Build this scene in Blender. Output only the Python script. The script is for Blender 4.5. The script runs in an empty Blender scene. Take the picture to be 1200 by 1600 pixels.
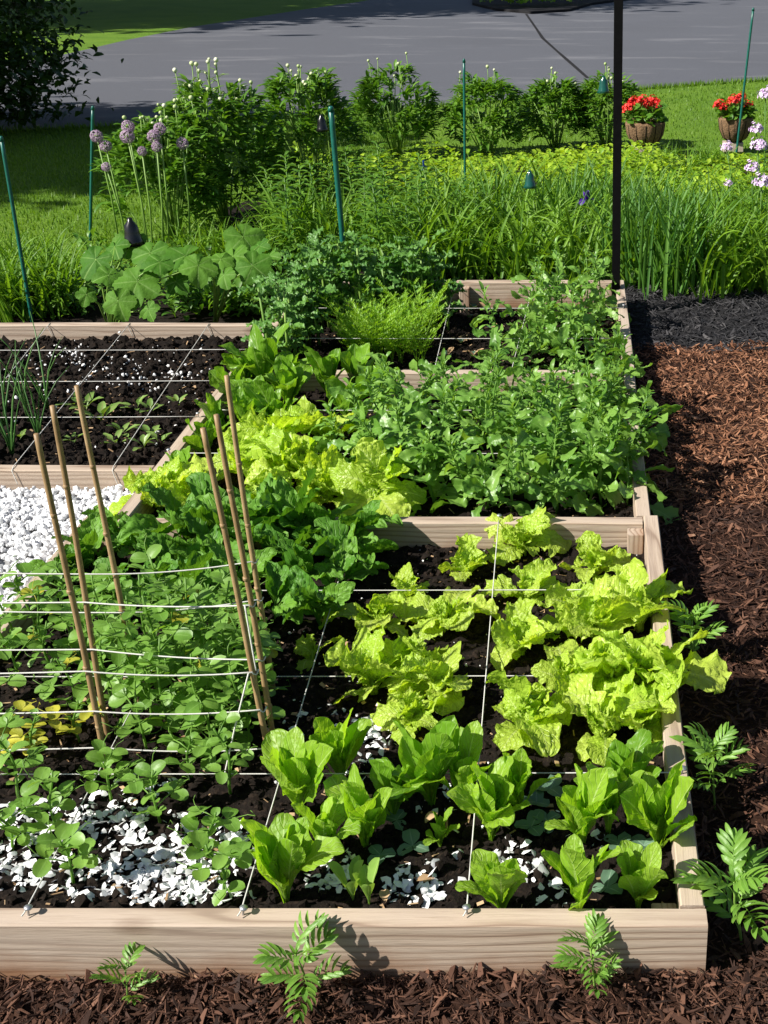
import bpy, math, random
import numpy as np
from math import sin, cos, pi, radians, atan2, sqrt
C = bpy.context.scene.collection
rng = np.random.default_rng(7)
random.seed(7)
U = random.uniform

# ------------------------------------------------------------------ camera, sky, sun, exposure
CAMH, F, PITCH, PX, PY = 1.49, 1859.0, radians(25.96), 915.0, 800.0
cd = bpy.data.cameras.new('camera')
cam = bpy.data.objects.new('camera', cd)
C.objects.link(cam)
cam.location = (0, 0, CAMH)
cam.rotation_euler = (pi / 2 - PITCH, 0, 0)
cd.sensor_width = 36
cd.lens = F / 1600 * 36
cd.shift_x = (600 - PX) / 1600
cd.clip_start, cd.clip_end = .05, 900
bpy.context.scene.camera = cam

L_DIR = np.array([1.0, .50, -.98])
L_DIR /= np.linalg.norm(L_DIR)
SUN_EL = math.asin(-L_DIR[2])
SUN_ROT = atan2(-L_DIR[0], -L_DIR[1])
w = bpy.data.worlds.new('World')
bpy.context.scene.world = w
w.use_nodes = True
nt = w.node_tree
sky = nt.nodes.new('ShaderNodeTexSky')
sky.sky_type = 'NISHITA'
sky.sun_disc = False
sky.sun_elevation, sky.sun_rotation = SUN_EL, SUN_ROT
nt.links.new(sky.outputs[0], nt.nodes['Background'].inputs[0])
nt.nodes['Background'].inputs[1].default_value = .05
sd = bpy.data.lights.new('sun', 'SUN')
sun = bpy.data.objects.new('sun', sd)
C.objects.link(sun)
sd.energy, sd.angle, sd.color = 5.0, radians(.53), (1, .955, .88)
sun.rotation_euler = (pi / 2 - SUN_EL, 0, atan2(L_DIR[1], L_DIR[0]) - pi / 2)
sun.location = (-6, -3, 6)
vs = bpy.context.scene.view_settings
vs.view_transform, vs.look, vs.gamma, vs.use_curve_mapping = 'Standard', 'None', 1, False
vs.exposure = .72
bpy.context.scene.cycles.max_bounces = 6

# ------------------------------------------------------------------ measuring the place from the photograph
TP, CP = math.tan(PITCH), cos(PITCH)
YH = PY - F * TP
K = F / CP / CP

def P(px, py, z=0.0):
    """ground point of height z seen at a pixel of the 1200x1600 photograph"""
    h, u = CAMH - z, py - YH
    return ((px - PX) * h / CP / u, h * K / u - h * TP, z)

def Q(px, py, Y):
    """point at distance Y seen at that pixel"""
    u = py - YH
    h = Y / (K / u - TP)
    return ((px - PX) * h / CP / u, Y, CAMH - h)

def proj(x, y, z):
    h = CAMH - z
    u = h * K / (y + h * TP)
    return PX + x * CP * u / h, u + YH

# ------------------------------------------------------------------ numeric helpers
def vn(x, y, seed=0):
    x, y = np.asarray(x, float), np.asarray(y, float)
    xi, yi = np.floor(x), np.floor(y)
    fx, fy = x - xi, y - yi
    fx, fy = fx * fx * (3 - 2 * fx), fy * fy * (3 - 2 * fy)
    def h(i, j):
        s = np.sin(i * 127.1 + j * 311.7 + seed * 74.7) * 43758.5453
        return s - np.floor(s)
    a, b, c, d = h(xi, yi), h(xi + 1, yi), h(xi, yi + 1), h(xi + 1, yi + 1)
    return (a * (1 - fx) + b * fx) * (1 - fy) + (c * (1 - fx) + d * fx) * fy - .5

def fbm(x, y, seed=0, octaves=4):
    t, a = 0, 1
    for k in range(octaves):
        t = t + a * vn(x * 2 ** k + 13 * k, y * 2 ** k - 7 * k, seed + k)
        a *= .5
    return t

def rx(a): return np.array([[1, 0, 0], [0, cos(a), -sin(a)], [0, sin(a), cos(a)]])
def ry(a): return np.array([[cos(a), 0, sin(a)], [0, 1, 0], [-sin(a), 0, cos(a)]])
def rz(a): return np.array([[cos(a), -sin(a), 0], [sin(a), cos(a), 0], [0, 0, 1]])

# geometry pieces are (V, F, UV, M): F quads or triangles padded to 4 with -1, UV per vertex, M per face
def geo(V, F, UV=None, m=0):
    V = np.asarray(V, float).reshape(-1, 3)
    F = np.array([list(f) + [-1] * (4 - len(f)) for f in F], int).reshape(-1, 4)
    UV = np.zeros((len(V), 2)) + .5 if UV is None else np.asarray(UV, float)
    return V, F, UV, np.full(len(F), m, int)

def tf(g, R=None, t=(0, 0, 0), s=1.0):
    V = g[0] * s
    if R is not None:
        V = V @ np.asarray(R).T
    return V + np.asarray(t, float), g[1], g[2], g[3]

def setm(g, m): return g[0], g[1], g[2], np.full(len(g[1]), m, int)

def join(gs):
    V, Fs, UV, M, o = [], [], [], [], 0
    for g in gs:
        V.append(g[0])
        Fs.append(np.where(g[1] >= 0, g[1] + o, -1))
        UV.append(g[2]); M.append(g[3]); o += len(g[0])
    return np.concatenate(V), np.concatenate(Fs), np.concatenate(UV), np.concatenate(M)

def scatter(protos, pos, rots, scales):
    return join([tf(protos[i % len(protos)], rots[i], pos[i], scales[i]) for i in range(len(pos))])

def mesh(name, g, mats, smooth=True):
    V, Fc, UV, M = g
    me = bpy.data.meshes.new(name)
    n = (Fc >= 0).sum(1)
    flat = Fc[Fc >= 0]
    me.vertices.add(len(V)); me.vertices.foreach_set('co', V.ravel())
    me.loops.add(len(flat)); me.loops.foreach_set('vertex_index', flat.astype(np.int32))
    me.polygons.add(len(Fc))
    me.polygons.foreach_set('loop_start', np.concatenate([[0], np.cumsum(n)[:-1]]).astype(np.int32))
    me.polygons.foreach_set('loop_total', n.astype(np.int32))
    me.polygons.foreach_set('use_smooth', np.full(len(Fc), smooth))
    uvl = me.uv_layers.new(name='UVMap')
    uvl.data.foreach_set('uv', UV[flat].ravel())
    for m in (mats if isinstance(mats, (list, tuple)) else [mats]):
        me.materials.append(m)
    me.polygons.foreach_set('material_index', M.astype(np.int32))
    me.update(calc_edges=True)
    return me

def ob(name, data=None, parent=None, loc=(0, 0, 0), rot=(0, 0, 0), scale=1.0, **kw):
    o = bpy.data.objects.new(name, data)
    C.objects.link(o)
    o.location, o.rotation_euler = loc, rot
    o.scale = (scale,) * 3 if isinstance(scale, (int, float)) else scale
    if parent: o.parent = parent
    for k, v in kw.items():
        if v: o[k] = v
    return o

def thing(name, label, cat, loc=(0, 0, 0), rotz=0, group=None, data=None, scale=1.0):
    return ob(name, data, None, loc, (0, 0, rotz), scale, label=label, category=cat, group=group)

# ------------------------------------------------------------------ primitive geometry
def box(x0, x1, y0, y1, z0, z1):
    V = [(x, y, z) for x in (x0, x1) for y in (y0, y1) for z in (z0, z1)]
    return geo(V, [(0, 1, 3, 2), (4, 6, 7, 5), (0, 4, 5, 1), (2, 3, 7, 6), (0, 2, 6, 4), (1, 5, 7, 3)])

def tube(pts, r, n=6, r1=None, cap=True):
    pts = np.asarray(pts, float)
    k = len(pts)
    rr = np.linspace(r, r if r1 is None else r1, k)
    T = np.gradient(pts, axis=0)
    T /= np.linalg.norm(T, axis=1)[:, None] + 1e-9
    ref = np.array([0, 0, 1.0]) if abs(T[0][2]) < .8 else np.array([1.0, 0, 0])
    V, UV = [], []
    for i in range(k):
        a = np.cross(T[i], ref); a /= np.linalg.norm(a) + 1e-9
        b = np.cross(T[i], a)
        for j in range(n):
            t = 2 * pi * j / n
            V.append(pts[i] + rr[i] * (cos(t) * a + sin(t) * b)); UV.append((j / n, i / (k - 1)))
    Fc = [(i * n + j, i * n + (j + 1) % n, (i + 1) * n + (j + 1) % n, (i + 1) * n + j) for i in range(k - 1) for j in range(n)]
    if cap:
        V += [pts[0], pts[-1]]; UV += [(.5, 0), (.5, 1)]
        c = k * n
        Fc += [(c, (j + 1) % n, j) for j in range(n)] + [(c + 1, (k - 1) * n + j, (k - 1) * n + (j + 1) % n) for j in range(n)]
    return geo(V, Fc, UV)

def lathe(prof, n=16):
    V, Fc = [], []
    for r, z in prof:
        for j in range(n):
            t = 2 * pi * j / n
            V.append((r * cos(t), r * sin(t), z))
    for i in range(len(prof) - 1):
        for j in range(n):
            Fc.append((i * n + j, i * n + (j + 1) % n, (i + 1) * n + (j + 1) % n, (i + 1) * n + j))
    return geo(V, Fc)

_t = (1 + 5 ** .5) / 2
ICO_V = np.array([(-1, _t, 0), (1, _t, 0), (-1, -_t, 0), (1, -_t, 0), (0, -1, _t), (0, 1, _t), (0, -1, -_t), (0, 1, -_t), (_t, 0, -1), (_t, 0, 1), (-_t, 0, -1), (-_t, 0, 1)]) / sqrt(1 + _t * _t)
ICO_F = [(0, 11, 5), (0, 5, 1), (0, 1, 7), (0, 7, 10), (0, 10, 11), (1, 5, 9), (5, 11, 4), (11, 10, 2), (10, 7, 6), (7, 1, 8), (3, 9, 4), (3, 4, 2), (3, 2, 6), (3, 6, 8), (3, 8, 9), (4, 9, 5), (2, 4, 11), (6, 2, 10), (8, 6, 7), (9, 8, 1)]
def blob(r, jit=.3, sq=(1, 1, 1), seed=0):
    q = np.random.default_rng(seed)
    V = ICO_V * (1 + jit * (q.random((12, 1)) - .5) * 2) * r * np.array(sq)
    return geo(V, ICO_F)
def ball(r, sq=(1, 1, 1)):
    prof = [(max(r * sin(pi * k / 6), 1e-4) * sq[0], -r * cos(pi * k / 6) * sq[2]) for k in range(7)]
    return lathe(prof, 8)

def leaf(L, W, wf, e0, e1, nu=12, nv=7, cup=.25, ruffle=0., rf=5, pucker=0., pf=7, jag=0., seed=0, twist=0., ep=1.0):
    """one leaf blade growing from the origin towards +Y and up, as a grid with real curl, frill and pucker"""
    q = np.random.default_rng(seed)
    u = 1 - (1 - np.linspace(0, 1, nu)) ** 1.45
    e = np.radians(e0 + (e1 - e0) * u ** ep)
    du = L * np.diff(u)
    cy = np.concatenate([[0], np.cumsum(np.cos(e[:-1]) * du)])
    cz = np.concatenate([[0], np.cumsum(np.sin(e[:-1]) * du)])
    v = np.linspace(-1, 1, nv)
    uu, vv = np.meshgrid(u, v, indexing='ij')
    hw = np.array([wf(a) for a in u])[:, None] * W / 2
    side = np.sign(vv)
    hw = hw * (1 + jag * np.abs(vv) * vn(uu * 16 + 50 + 9 * side, side * 3.3, seed))
    ph = q.random(4) * 6.28
    edge = np.abs(vv) ** 2.2
    N = cup * hw * vv ** 2
    if ruffle:
        N = N + ruffle * W * edge * (np.sin(rf * 6.28 * uu + ph[0] + side * 1.3) + .5 * np.sin(rf * 2.3 * 6.28 * uu + ph[1] + side * 2)) * np.minimum(1, hw / (W * .3))
    if pucker:
        b = fbm(uu * pf + seed, vv * pf * W / L * .5 + seed * 3, seed, 2)
        N = N + pucker * W * (np.abs(b) * 2 - .3) * np.minimum(1, np.abs(vv) * 4) * np.minimum(1, hw / (W * .3))
    T = np.stack([np.zeros(nu), np.cos(e), np.sin(e)], 1)
    Nn = np.stack([np.zeros(nu), -np.sin(e), np.cos(e)], 1)
    tw = twist * u
    X = np.stack([np.cos(tw), np.zeros(nu), np.zeros(nu)], 1) + Nn * np.sin(tw)[:, None]
    along = ruffle * W * .7 * edge * np.cos(rf * 6.28 * uu + ph[2]) if ruffle else np.zeros_like(uu)
    Cn = np.stack([np.zeros(nu), cy, cz], 1)
    V = Cn[:, None] + X[:, None] * (hw * vv)[..., None] + Nn[:, None] * N[..., None] + T[:, None] * along[..., None]
    UV = np.stack([vv * .5 + .5, uu], -1)
    i, j = np.meshgrid(np.arange(nu - 1), np.arange(nv - 1), indexing='ij')
    a = (i * nv + j).ravel()
    Fc = np.stack([a, a + 1, a + nv + 1, a + nv], 1)
    return V.reshape(-1, 3), Fc, UV.reshape(-1, 2), np.zeros(len(Fc), int)

def sm(a, b, x):
    t = min(1, max(0, (x - a) / (b - a)))
    return t * t * (3 - 2 * t)
def tip(u, c):
    return sqrt(max(0.0, 1 - ((u - c) / (1.001 - c)) ** 2)) if u > c else 1.0
def w_romaine(u): return max(.02, (.17 + .83 * sm(.22, .72, u)) * tip(u, .70))
def w_lettuce(u): return max(.03, (.22 + .78 * sm(.0, .5, u)) * tip(u, .55))
def w_spinach(u): return max(.015, (.07 + .93 * sm(.26, .52, u)) * tip(u, .5) ** 1.25)
def w_lance(u): return max(.01, sin(pi * min(1, u * .96 + .04)) ** .8)
def w_oval(u): return max(.02, sqrt(max(0, 1 - (2 * u - 1) ** 2)))
def w_arugula(u):
    if u < .22: return .07
    k = (u - .22) / .78
    lob = .45 + .55 * abs(sin(pi * (k * 3.0 + .05))) if k < .62 else 1.0
    return max(.02, (.45 + .55 * k) * lob * tip(k, .78))

# ------------------------------------------------------------------ materials
def new_mat(name):
    m = bpy.data.materials.new(name)
    m.use_nodes = True
    n = m.node_tree.nodes
    n.clear()
    return m, n, m.node_tree.links
def nd(n, t, **kw):
    x = n.new('ShaderNode' + t)
    for k, v in kw.items():
        setattr(x, k, v)
    return x
def ramp(n, l, src, stops):
    r = nd(n, 'ValToRGB')
    while len(r.color_ramp.elements) < len(stops): r.color_ramp.elements.new(.5)
    for e, (p, c) in zip(r.color_ramp.elements, stops):
        e.position = p; e.color = (*c, 1) if len(c) == 3 else c
    l.new(src, r.inputs[0])
    return r.outputs[0]
def mathn(n, l, op, a, b=None, clamp=False):
    x = nd(n, 'Math', operation=op, use_clamp=clamp)
    for i, s in enumerate((a, b)):
        if s is None: continue
        if isinstance(s, (int, float)): x.inputs[i].default_value = s
        else: l.new(s, x.inputs[i])
    return x.outputs[0]
def mixc(n, l, fac, a, b, mode='MIX'):
    x = nd(n, 'Mix', data_type='RGBA', blend_type=mode)
    for i, s in ((0, fac), (6, a), (7, b)):
        if isinstance(s, (int, float)): x.inputs[i].default_value = s
        elif isinstance(s, tuple): x.inputs[i].default_value = (*s, 1)
        else: l.new(s, x.inputs[i])
    return x.outputs[2]
def noise(n, l, vec, scale, detail=3, rough=.55, out=0):
    x = nd(n, 'TexNoise')
    x.inputs['Scale'].default_value = scale; x.inputs['Detail'].default_value = detail; x.inputs['Roughness'].default_value = rough
    if vec is not None: l.new(vec, x.inputs['Vector'])
    return x.outputs[out]
def rnd(n, l):
    """a random number for each object and each loose piece"""
    a = nd(n, 'ObjectInfo').outputs['Random']
    b = nd(n, 'NewGeometry').outputs['Random Per Island']
    return mathn(n, l, 'FRACT', mathn(n, l, 'ADD', a, b))

def leaf_mat(name, dark, light, vein=None, trans=.35, rough=.42, bump=.25, bscale=60, tint=None, veins=0.0, spec=.5):
    m, n, l = new_mat(name)
    out = nd(n, 'OutputMaterial')
    tc = nd(n, 'TexCoord')
    nz = noise(n, l, tc.outputs['Object'], 22, 3)
    r = rnd(n, l)
    f = mathn(n, l, 'ADD', mathn(n, l, 'MULTIPLY', r, .75), mathn(n, l, 'MULTIPLY', mathn(n, l, 'SUBTRACT', nz, .38), .9), True)
    col = mixc(n, l, f, dark, light)
    uv = nd(n, 'SeparateXYZ')
    l.new(tc.outputs['UV'], uv.inputs[0])
    av = mathn(n, l, 'ABSOLUTE', mathn(n, l, 'SUBTRACT', uv.outputs[0], .5))
    hgt = noise(n, l, tc.outputs['Object'], bscale, 2)
    if vein:
        wdt = mathn(n, l, 'ADD', mathn(n, l, 'MULTIPLY', mathn(n, l, 'SUBTRACT', 1.0, uv.outputs[1]), .075), .014)
        rib = mathn(n, l, 'SUBTRACT', 1.0, mathn(n, l, 'DIVIDE', av, wdt), True)
        if veins:
            s = mathn(n, l, 'SINE', mathn(n, l, 'MULTIPLY', mathn(n, l, 'SUBTRACT', uv.outputs[1], mathn(n, l, 'MULTIPLY', av, .55)), 62.0))
            s = mathn(n, l, 'POWER', mathn(n, l, 'MAXIMUM', s, 0.0), 8.0)
            rib2 = mathn(n, l, 'MULTIPLY', s, veins)
            hgt = mathn(n, l, 'SUBTRACT', hgt, mathn(n, l, 'MULTIPLY', s, .5))
            rib = mathn(n, l, 'MAXIMUM', rib, rib2)
        col = mixc(n, l, mathn(n, l, 'MULTIPLY', rib, .8), col, vein)
    bp = nd(n, 'Bump')
    bp.inputs['Strength'].default_value = bump; bp.inputs['Distance'].default_value = .006
    l.new(hgt, bp.inputs['Height'])
    pb = nd(n, 'BsdfPrincipled')
    l.new(col, pb.inputs['Base Color']); l.new(bp.outputs[0], pb.inputs['Normal'])
    pb.inputs['Roughness'].default_value = rough
    pb.inputs['Specular IOR Level'].default_value = spec
    tr = nd(n, 'BsdfTranslucent')
    tcol = mixc(n, l, 1.0, col, tint or (1.0, .95, .35), 'MULTIPLY')
    l.new(mixc(n, l, 1.0, tcol, (1.6, 1.6, 1.6), 'MULTIPLY'), tr.inputs[0]); l.new(bp.outputs[0], tr.inputs['Normal'])
    mx = nd(n, 'MixShader')
    mx.inputs[0].default_value = trans
    l.new(pb.outputs[0], mx.inputs[1]); l.new(tr.outputs[0], mx.inputs[2])
    l.new(mx.outputs[0], out.inputs[0])
    return m

def plain(name, stops, rough=.7, nscale=30, bump=.3, bdist=.004, metal=0, use_rnd=.6, detail=5, spec=.4, coord='Object'):
    """colours picked between stops by a noise and by a random number for each piece"""
    m, n, l = new_mat(name)
    out = nd(n, 'OutputMaterial')
    tc = nd(n, 'TexCoord')
    nz = noise(n, l, tc.outputs[coord], nscale, detail, .6)
    f = mathn(n, l, 'MULTIPLY', mathn(n, l, 'SUBTRACT', nz, .25), 2.0, True)
    if use_rnd:
        f = mathn(n, l, 'ADD', mathn(n, l, 'MULTIPLY', f, 1 - use_rnd), mathn(n, l, 'MULTIPLY', rnd(n, l), use_rnd), True)
    col = ramp(n, l, f, stops)
    pb = nd(n, 'BsdfPrincipled')
    l.new(col, pb.inputs['Base Color'])
    pb.inputs['Roughness'].default_value = rough
    pb.inputs['Metallic'].default_value = metal
    pb.inputs['Specular IOR Level'].default_value = spec
    if bump:
        bp = nd(n, 'Bump')
        bp.inputs['Strength'].default_value = bump; bp.inputs['Distance'].default_value = bdist
        l.new(nz, bp.inputs['Height']); l.new(bp.outputs[0], pb.inputs['Normal'])
    l.new(pb.outputs[0], out.inputs[0])
    return m

def wood_mat():
    m, n, l = new_mat('weathered_pine')
    out = nd(n, 'OutputMaterial')
    tc = nd(n, 'TexCoord')
    oi = nd(n, 'ObjectInfo')
    mp = nd(n, 'Mapping')
    mp.inputs['Scale'].default_value = (.8, 9.0, 9.0)
    l.new(tc.outputs['Object'], mp.inputs[0])
    off = nd(n, 'VectorMath', operation='ADD')
    cmb = nd(n, 'CombineXYZ')
    l.new(mathn(n, l, 'MULTIPLY', oi.outputs['Random'], 40.0), cmb.inputs[0])
    l.new(mathn(n, l, 'MULTIPLY', oi.outputs['Random'], 3.0), cmb.inputs[2])
    l.new(mp.outputs[0], off.inputs[0]); l.new(cmb.outputs[0], off.inputs[1])
    wv = nd(n, 'TexWave', wave_type='BANDS', bands_direction='Z')
    wv.inputs['Scale'].default_value = 2.3; wv.inputs['Distortion'].default_value = 13.0
    wv.inputs['Detail'].default_value = 2; wv.inputs['Detail Scale'].default_value = .7
    l.new(off.outputs[0], wv.inputs['Vector'])
    big = noise(n, l, off.outputs[0], 1.2, 4)
    mp2 = nd(n, 'Mapping')
    mp2.inputs['Scale'].default_value = (5, 95, 95)
    l.new(tc.outputs['Object'], mp2.inputs[0])
    fine = noise(n, l, mp2.outputs[0], 2.0, 4, .7)
    c = ramp(n, l, wv.outputs['Fac'], [(0, (.24, .165, .115)), (.10, (.38, .285, .21)), (.35, (.44, .345, .26)), (1, (.49, .39, .30))])
    c = mixc(n, l, mathn(n, l, 'MULTIPLY', mathn(n, l, 'SUBTRACT', big, .35), 1.6, True), c, (.44, .365, .305))
    c = mixc(n, l, mathn(n, l, 'MULTIPLY', mathn(n, l, 'SUBTRACT', fine, .50), 2.4, True), c, (.29, .21, .155))
    vo = nd(n, 'TexVoronoi')
    vo.inputs['Scale'].default_value = 1.0
    mp3 = nd(n, 'Mapping')
    mp3.inputs['Scale'].default_value = (2.6, 7, 7)
    l.new(tc.outputs['Object'], mp3.inputs[0])
    off3 = nd(n, 'VectorMath', operation='ADD')
    l.new(mp3.outputs[0], off3.inputs[0]); l.new(cmb.outputs[0], off3.inputs[1])
    l.new(off3.outputs[0], vo.inputs['Vector'])
    knot = mathn(n, l, 'SUBTRACT', 1.0, mathn(n, l, 'MULTIPLY', vo.outputs['Distance'], 9.0), True)
    c = mixc(n, l, mathn(n, l, 'MULTIPLY', knot, .8), c, (.13, .065, .035))
    # damp, rusty foot of the board
    sx = nd(n, 'SeparateXYZ')
    l.new(tc.outputs['Object'], sx.inputs[0])
    st = mathn(n, l, 'ADD', mathn(n, l, 'MULTIPLY', sx.outputs[2], -16.0), mathn(n, l, 'MULTIPLY', noise(n, l, tc.outputs['Object'], 7, 4), 1.6))
    st = mathn(n, l, 'SUBTRACT', st, .55, True)
    c = mixc(n, l, mathn(n, l, 'MULTIPLY', st, .85), c, (.24, .11, .05))
    pb = nd(n, 'BsdfPrincipled')
    l.new(c, pb.inputs['Base Color'])
    pb.inputs['Roughness'].default_value = .78
    pb.inputs['Specular IOR Level'].default_value = .25
    bp = nd(n, 'Bump')
    bp.inputs['Strength'].default_value = .45; bp.inputs['Distance'].default_value = .0022
    l.new(mathn(n, l, 'ADD', mathn(n, l, 'MULTIPLY', wv.outputs['Fac'], .25), fine), bp.inputs['Height'])
    l.new(bp.outputs[0], pb.inputs['Normal'])
    l.new(pb.outputs[0], out.inputs[0])
    return m

M = dict(
    wood=wood_mat(),
    soil=plain('dark_potting_soil', [(0, (.004, .003, .0025)), (.6, (.012, .0085, .0065)), (1, (.04, .026, .018))], .95, 90, .9, .006, use_rnd=.15, spec=.15),
    clod=plain('soil_clod', [(0, (.005, .004, .003)), (.7, (.016, .011, .008)), (.93, (.035, .022, .015)), (1, (.13, .075, .042))], .95, 160, .8, .003, use_rnd=.6, spec=.15),
    mulch_base=plain('mulch_bed', [(0, (.012, .006, .004)), (1, (.045, .02, .012))], .95, 60, .9, .01, use_rnd=0, spec=.15),
    chip=plain('brown_bark_chip', [(0, (.012, .007, .005)), (.3, (.042, .019, .012)), (.65, (.088, .039, .023)), (.92, (.165, .08, .048)), (1, (.36, .24, .15))], .8, 40, .6, .003, use_rnd=.8, spec=.3),
    chip_b=plain('black_bark_chip', [(0, (.012, .012, .013)), (.6, (.032, .031, .034)), (1, (.075, .07, .07))], .7, 40, .6, .003, use_rnd=.8, spec=.3),
    chip_r=plain('red_brown_bark_chip', [(0, (.025, .011, .007)), (.3, (.13, .055, .028)), (.65, (.25, .108, .054)), (.92, (.38, .20, .115)), (1, (.48, .30, .18))], .8, 40, .6, .003, use_rnd=.8, spec=.3),
    mulch_black=plain('black_mulch_bed', [(0, (.008, .008, .009)), (1, (.03, .029, .031))], .95, 60, .9, .01, use_rnd=0, spec=.15),
    stone=plain('white_marble_chip', [(0, (.52, .52, .54)), (.3, (.72, .72, .73)), (1, (.86, .86, .85))], .7, 25, .4, .004, use_rnd=.7),
    gravel_base=plain('gravel_bed', [(0, (.20, .20, .20)), (1, (.45, .45, .45))], .9, 60, .9, .01, use_rnd=0),
    shell=plain('white_eggshell', [(0, (.34, .31, .28)), (.16, (.62, .61, .60)), (.35, (.80, .80, .81)), (1, (.90, .90, .89))], .6, 40, .15, .002, use_rnd=.6),
    perlite=plain('white_perlite', [(0, (.7, .7, .7)), (1, (.9, .9, .88))], .9, 60, .3, .002, use_rnd=.6),
    twine=plain('white_cotton_twine', [(0, (.50, .49, .45)), (1, (.74, .73, .69))], .85, 700, .8, .001, use_rnd=.2),
    cane=plain('bamboo_cane', [(0, (.19, .115, .05)), (.5, (.31, .20, .095)), (1, (.44, .32, .17))], .5, 24, .25, .002, use_rnd=.25),
    stake=plain('green_coated_steel', [(0, (.004, .085, .065)), (1, (.008, .13, .10))], .38, 60, .3, .001, use_rnd=.1, spec=.5),
    post=plain('black_steel', [(0, (.0025, .0025, .0028)), (1, (.005, .005, .0055))], .7, 40, .3, .001, use_rnd=0, spec=.08),
    nail=plain('galvanised_steel', [(0, (.35, .36, .38)), (1, (.6, .61, .63))], .4, 200, .1, .001, metal=.85, use_rnd=0),
    coir=plain('brown_coir', [(0, (.09, .05, .026)), (1, (.27, .165, .085))], .95, 90, 1, .01, use_rnd=0),
    pot=plain('terracotta_block', [(0, (.30, .24, .19)), (1, (.48, .40, .33))], .9, 30, .5, .004, use_rnd=0),
    bark=plain('tree_bark', [(0, (.02, .014, .01)), (1, (.075, .055, .04))], .95, 18, 1, .03, use_rnd=0),
    red=plain('red_petal', [(0, (.55, .008, .01)), (1, (.80, .03, .02))], .5, 80, .2, .002, use_rnd=.7),
    mauve=plain('mauve_floret', [(0, (.30, .18, .30)), (.5, (.44, .30, .43)), (1, (.60, .48, .56))], .6, 80, .1, .002, use_rnd=.8),
    lilac=plain('pale_lilac_petal', [(0, (.52, .32, .60)), (1, (.82, .68, .86))], .6, 80, .1, .002, use_rnd=.8),
    violet=plain('violet_petal', [(0, (.035, .008, .16)), (1, (.11, .03, .36))], .5, 80, .1, .002, use_rnd=.8),
    blue=plain('blue_petal', [(0, (.01, .03, .22)), (1, (.03, .10, .42))], .4, 80, .1, .002, use_rnd=.5),
    bud=plain('cream_peony_bud', [(0, (.30, .40, .14)), (.6, (.55, .60, .34)), (1, (.78, .78, .60))], .5, 60, .1, .002, use_rnd=.8),
    glass=plain('dark_green_glaze', [(0, (.004, .03, .022)), (1, (.01, .10, .075))], .12, 20, 0, use_rnd=.2, spec=.8),
    blackp=plain('black_glaze', [(0, (.004, .004, .005)), (1, (.008, .008, .01))], .25, 20, 0, use_rnd=0, spec=.6),
    dry=plain('dry_leaf', [(0, (.22, .12, .05)), (1, (.55, .38, .22))], .8, 30, .3, .003, use_rnd=.7),
)
G = dict(
    romaine=leaf_mat('romaine_leaf', (.19, .365, .018), (.36, .55, .05), (.60, .72, .28), .44, .46, .5, 55, veins=.30, tint=(.95, 1.0, .30)),
    romaine_dark=leaf_mat('dark_romaine_leaf', (.12, .275, .015), (.22, .42, .03), (.42, .58, .18), .40, .38, .35, 55, veins=.25),
    lettuce=leaf_mat('lime_lettuce_leaf', (.37, .555, .045), (.555, .69, .105), (.68, .79, .27), .46, .36, .6, 110, veins=.025, tint=(1.0, .98, .30)),
    spinach=leaf_mat('spinach_leaf', (.065, .20, .018), (.16, .34, .036), (.20, .36, .08), .28, .52, .6, 45, veins=.25, spec=.28),
    pea=leaf_mat('pea_leaf', (.11, .25, .03), (.23, .41, .07), (.24, .42, .10), .36, .45, .2, 60),
    pea_y=leaf_mat('yellowing_pea_leaf', (.34, .36, .03), (.58, .55, .06), (.5, .55, .1), .34, .5, .2, 60),
    arugula=leaf_mat('arugula_leaf', (.095, .24, .03), (.24, .42, .075), (.28, .44, .12), .34, .4, .3, 60),
    kale=leaf_mat('kale_leaf', (.055, .17, .028), (.16, .33, .065), (.24, .40, .16), .28, .45, .5, 80),
    carrot=leaf_mat('carrot_frond', (.15, .34, .012), (.30, .49, .03), None, .38, .5, .1, 60),
    marigold=leaf_mat('marigold_leaf', (.10, .235, .03), (.21, .39, .055), (.25, .42, .1), .34, .45, .2, 60),
    squash=leaf_mat('hollyhock_leaf', (.05, .155, .014), (.125, .27, .032), (.26, .42, .12), .32, .62, .5, 60, spec=.15),
    blade=leaf_mat('daylily_blade', (.06, .165, .012), (.21, .38, .03), None, .38, .48, .1, 30, spec=.3),
    iris=leaf_mat('iris_blade', (.05, .16, .03), (.14, .29, .035), None, .34, .5, .1, 30, spec=.3),
    peony=leaf_mat('peony_leaf', (.05, .15, .014), (.165, .32, .035), None, .3, .42, .15, 40, spec=.4),
    lamium=leaf_mat('lime_ground_cover_leaf', (.15, .32, .014), (.40, .54, .035), None, .35, .45, .1, 40),
    grass=leaf_mat('grass_blade', (.075, .175, .010), (.165, .29, .018), None, .35, .5, 0, 30),
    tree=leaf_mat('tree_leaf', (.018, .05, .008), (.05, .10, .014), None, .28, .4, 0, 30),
    beet=leaf_mat('beet_leaf', (.10, .21, .03), (.24, .38, .09), (.35, .08, .10), .3, .4, .2, 50),
    onion=leaf_mat('onion_leaf', (.05, .15, .03), (.12, .26, .06), None, .15, .4, .1, 40),
    stem=leaf_mat('green_stem', (.14, .27, .04), (.24, .38, .07), None, .1, .5, 0, 30),
    weed=leaf_mat('weed_leaf', (.06, .17, .018), (.16, .31, .035), None, .33, .45, .1, 40),
)

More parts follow.
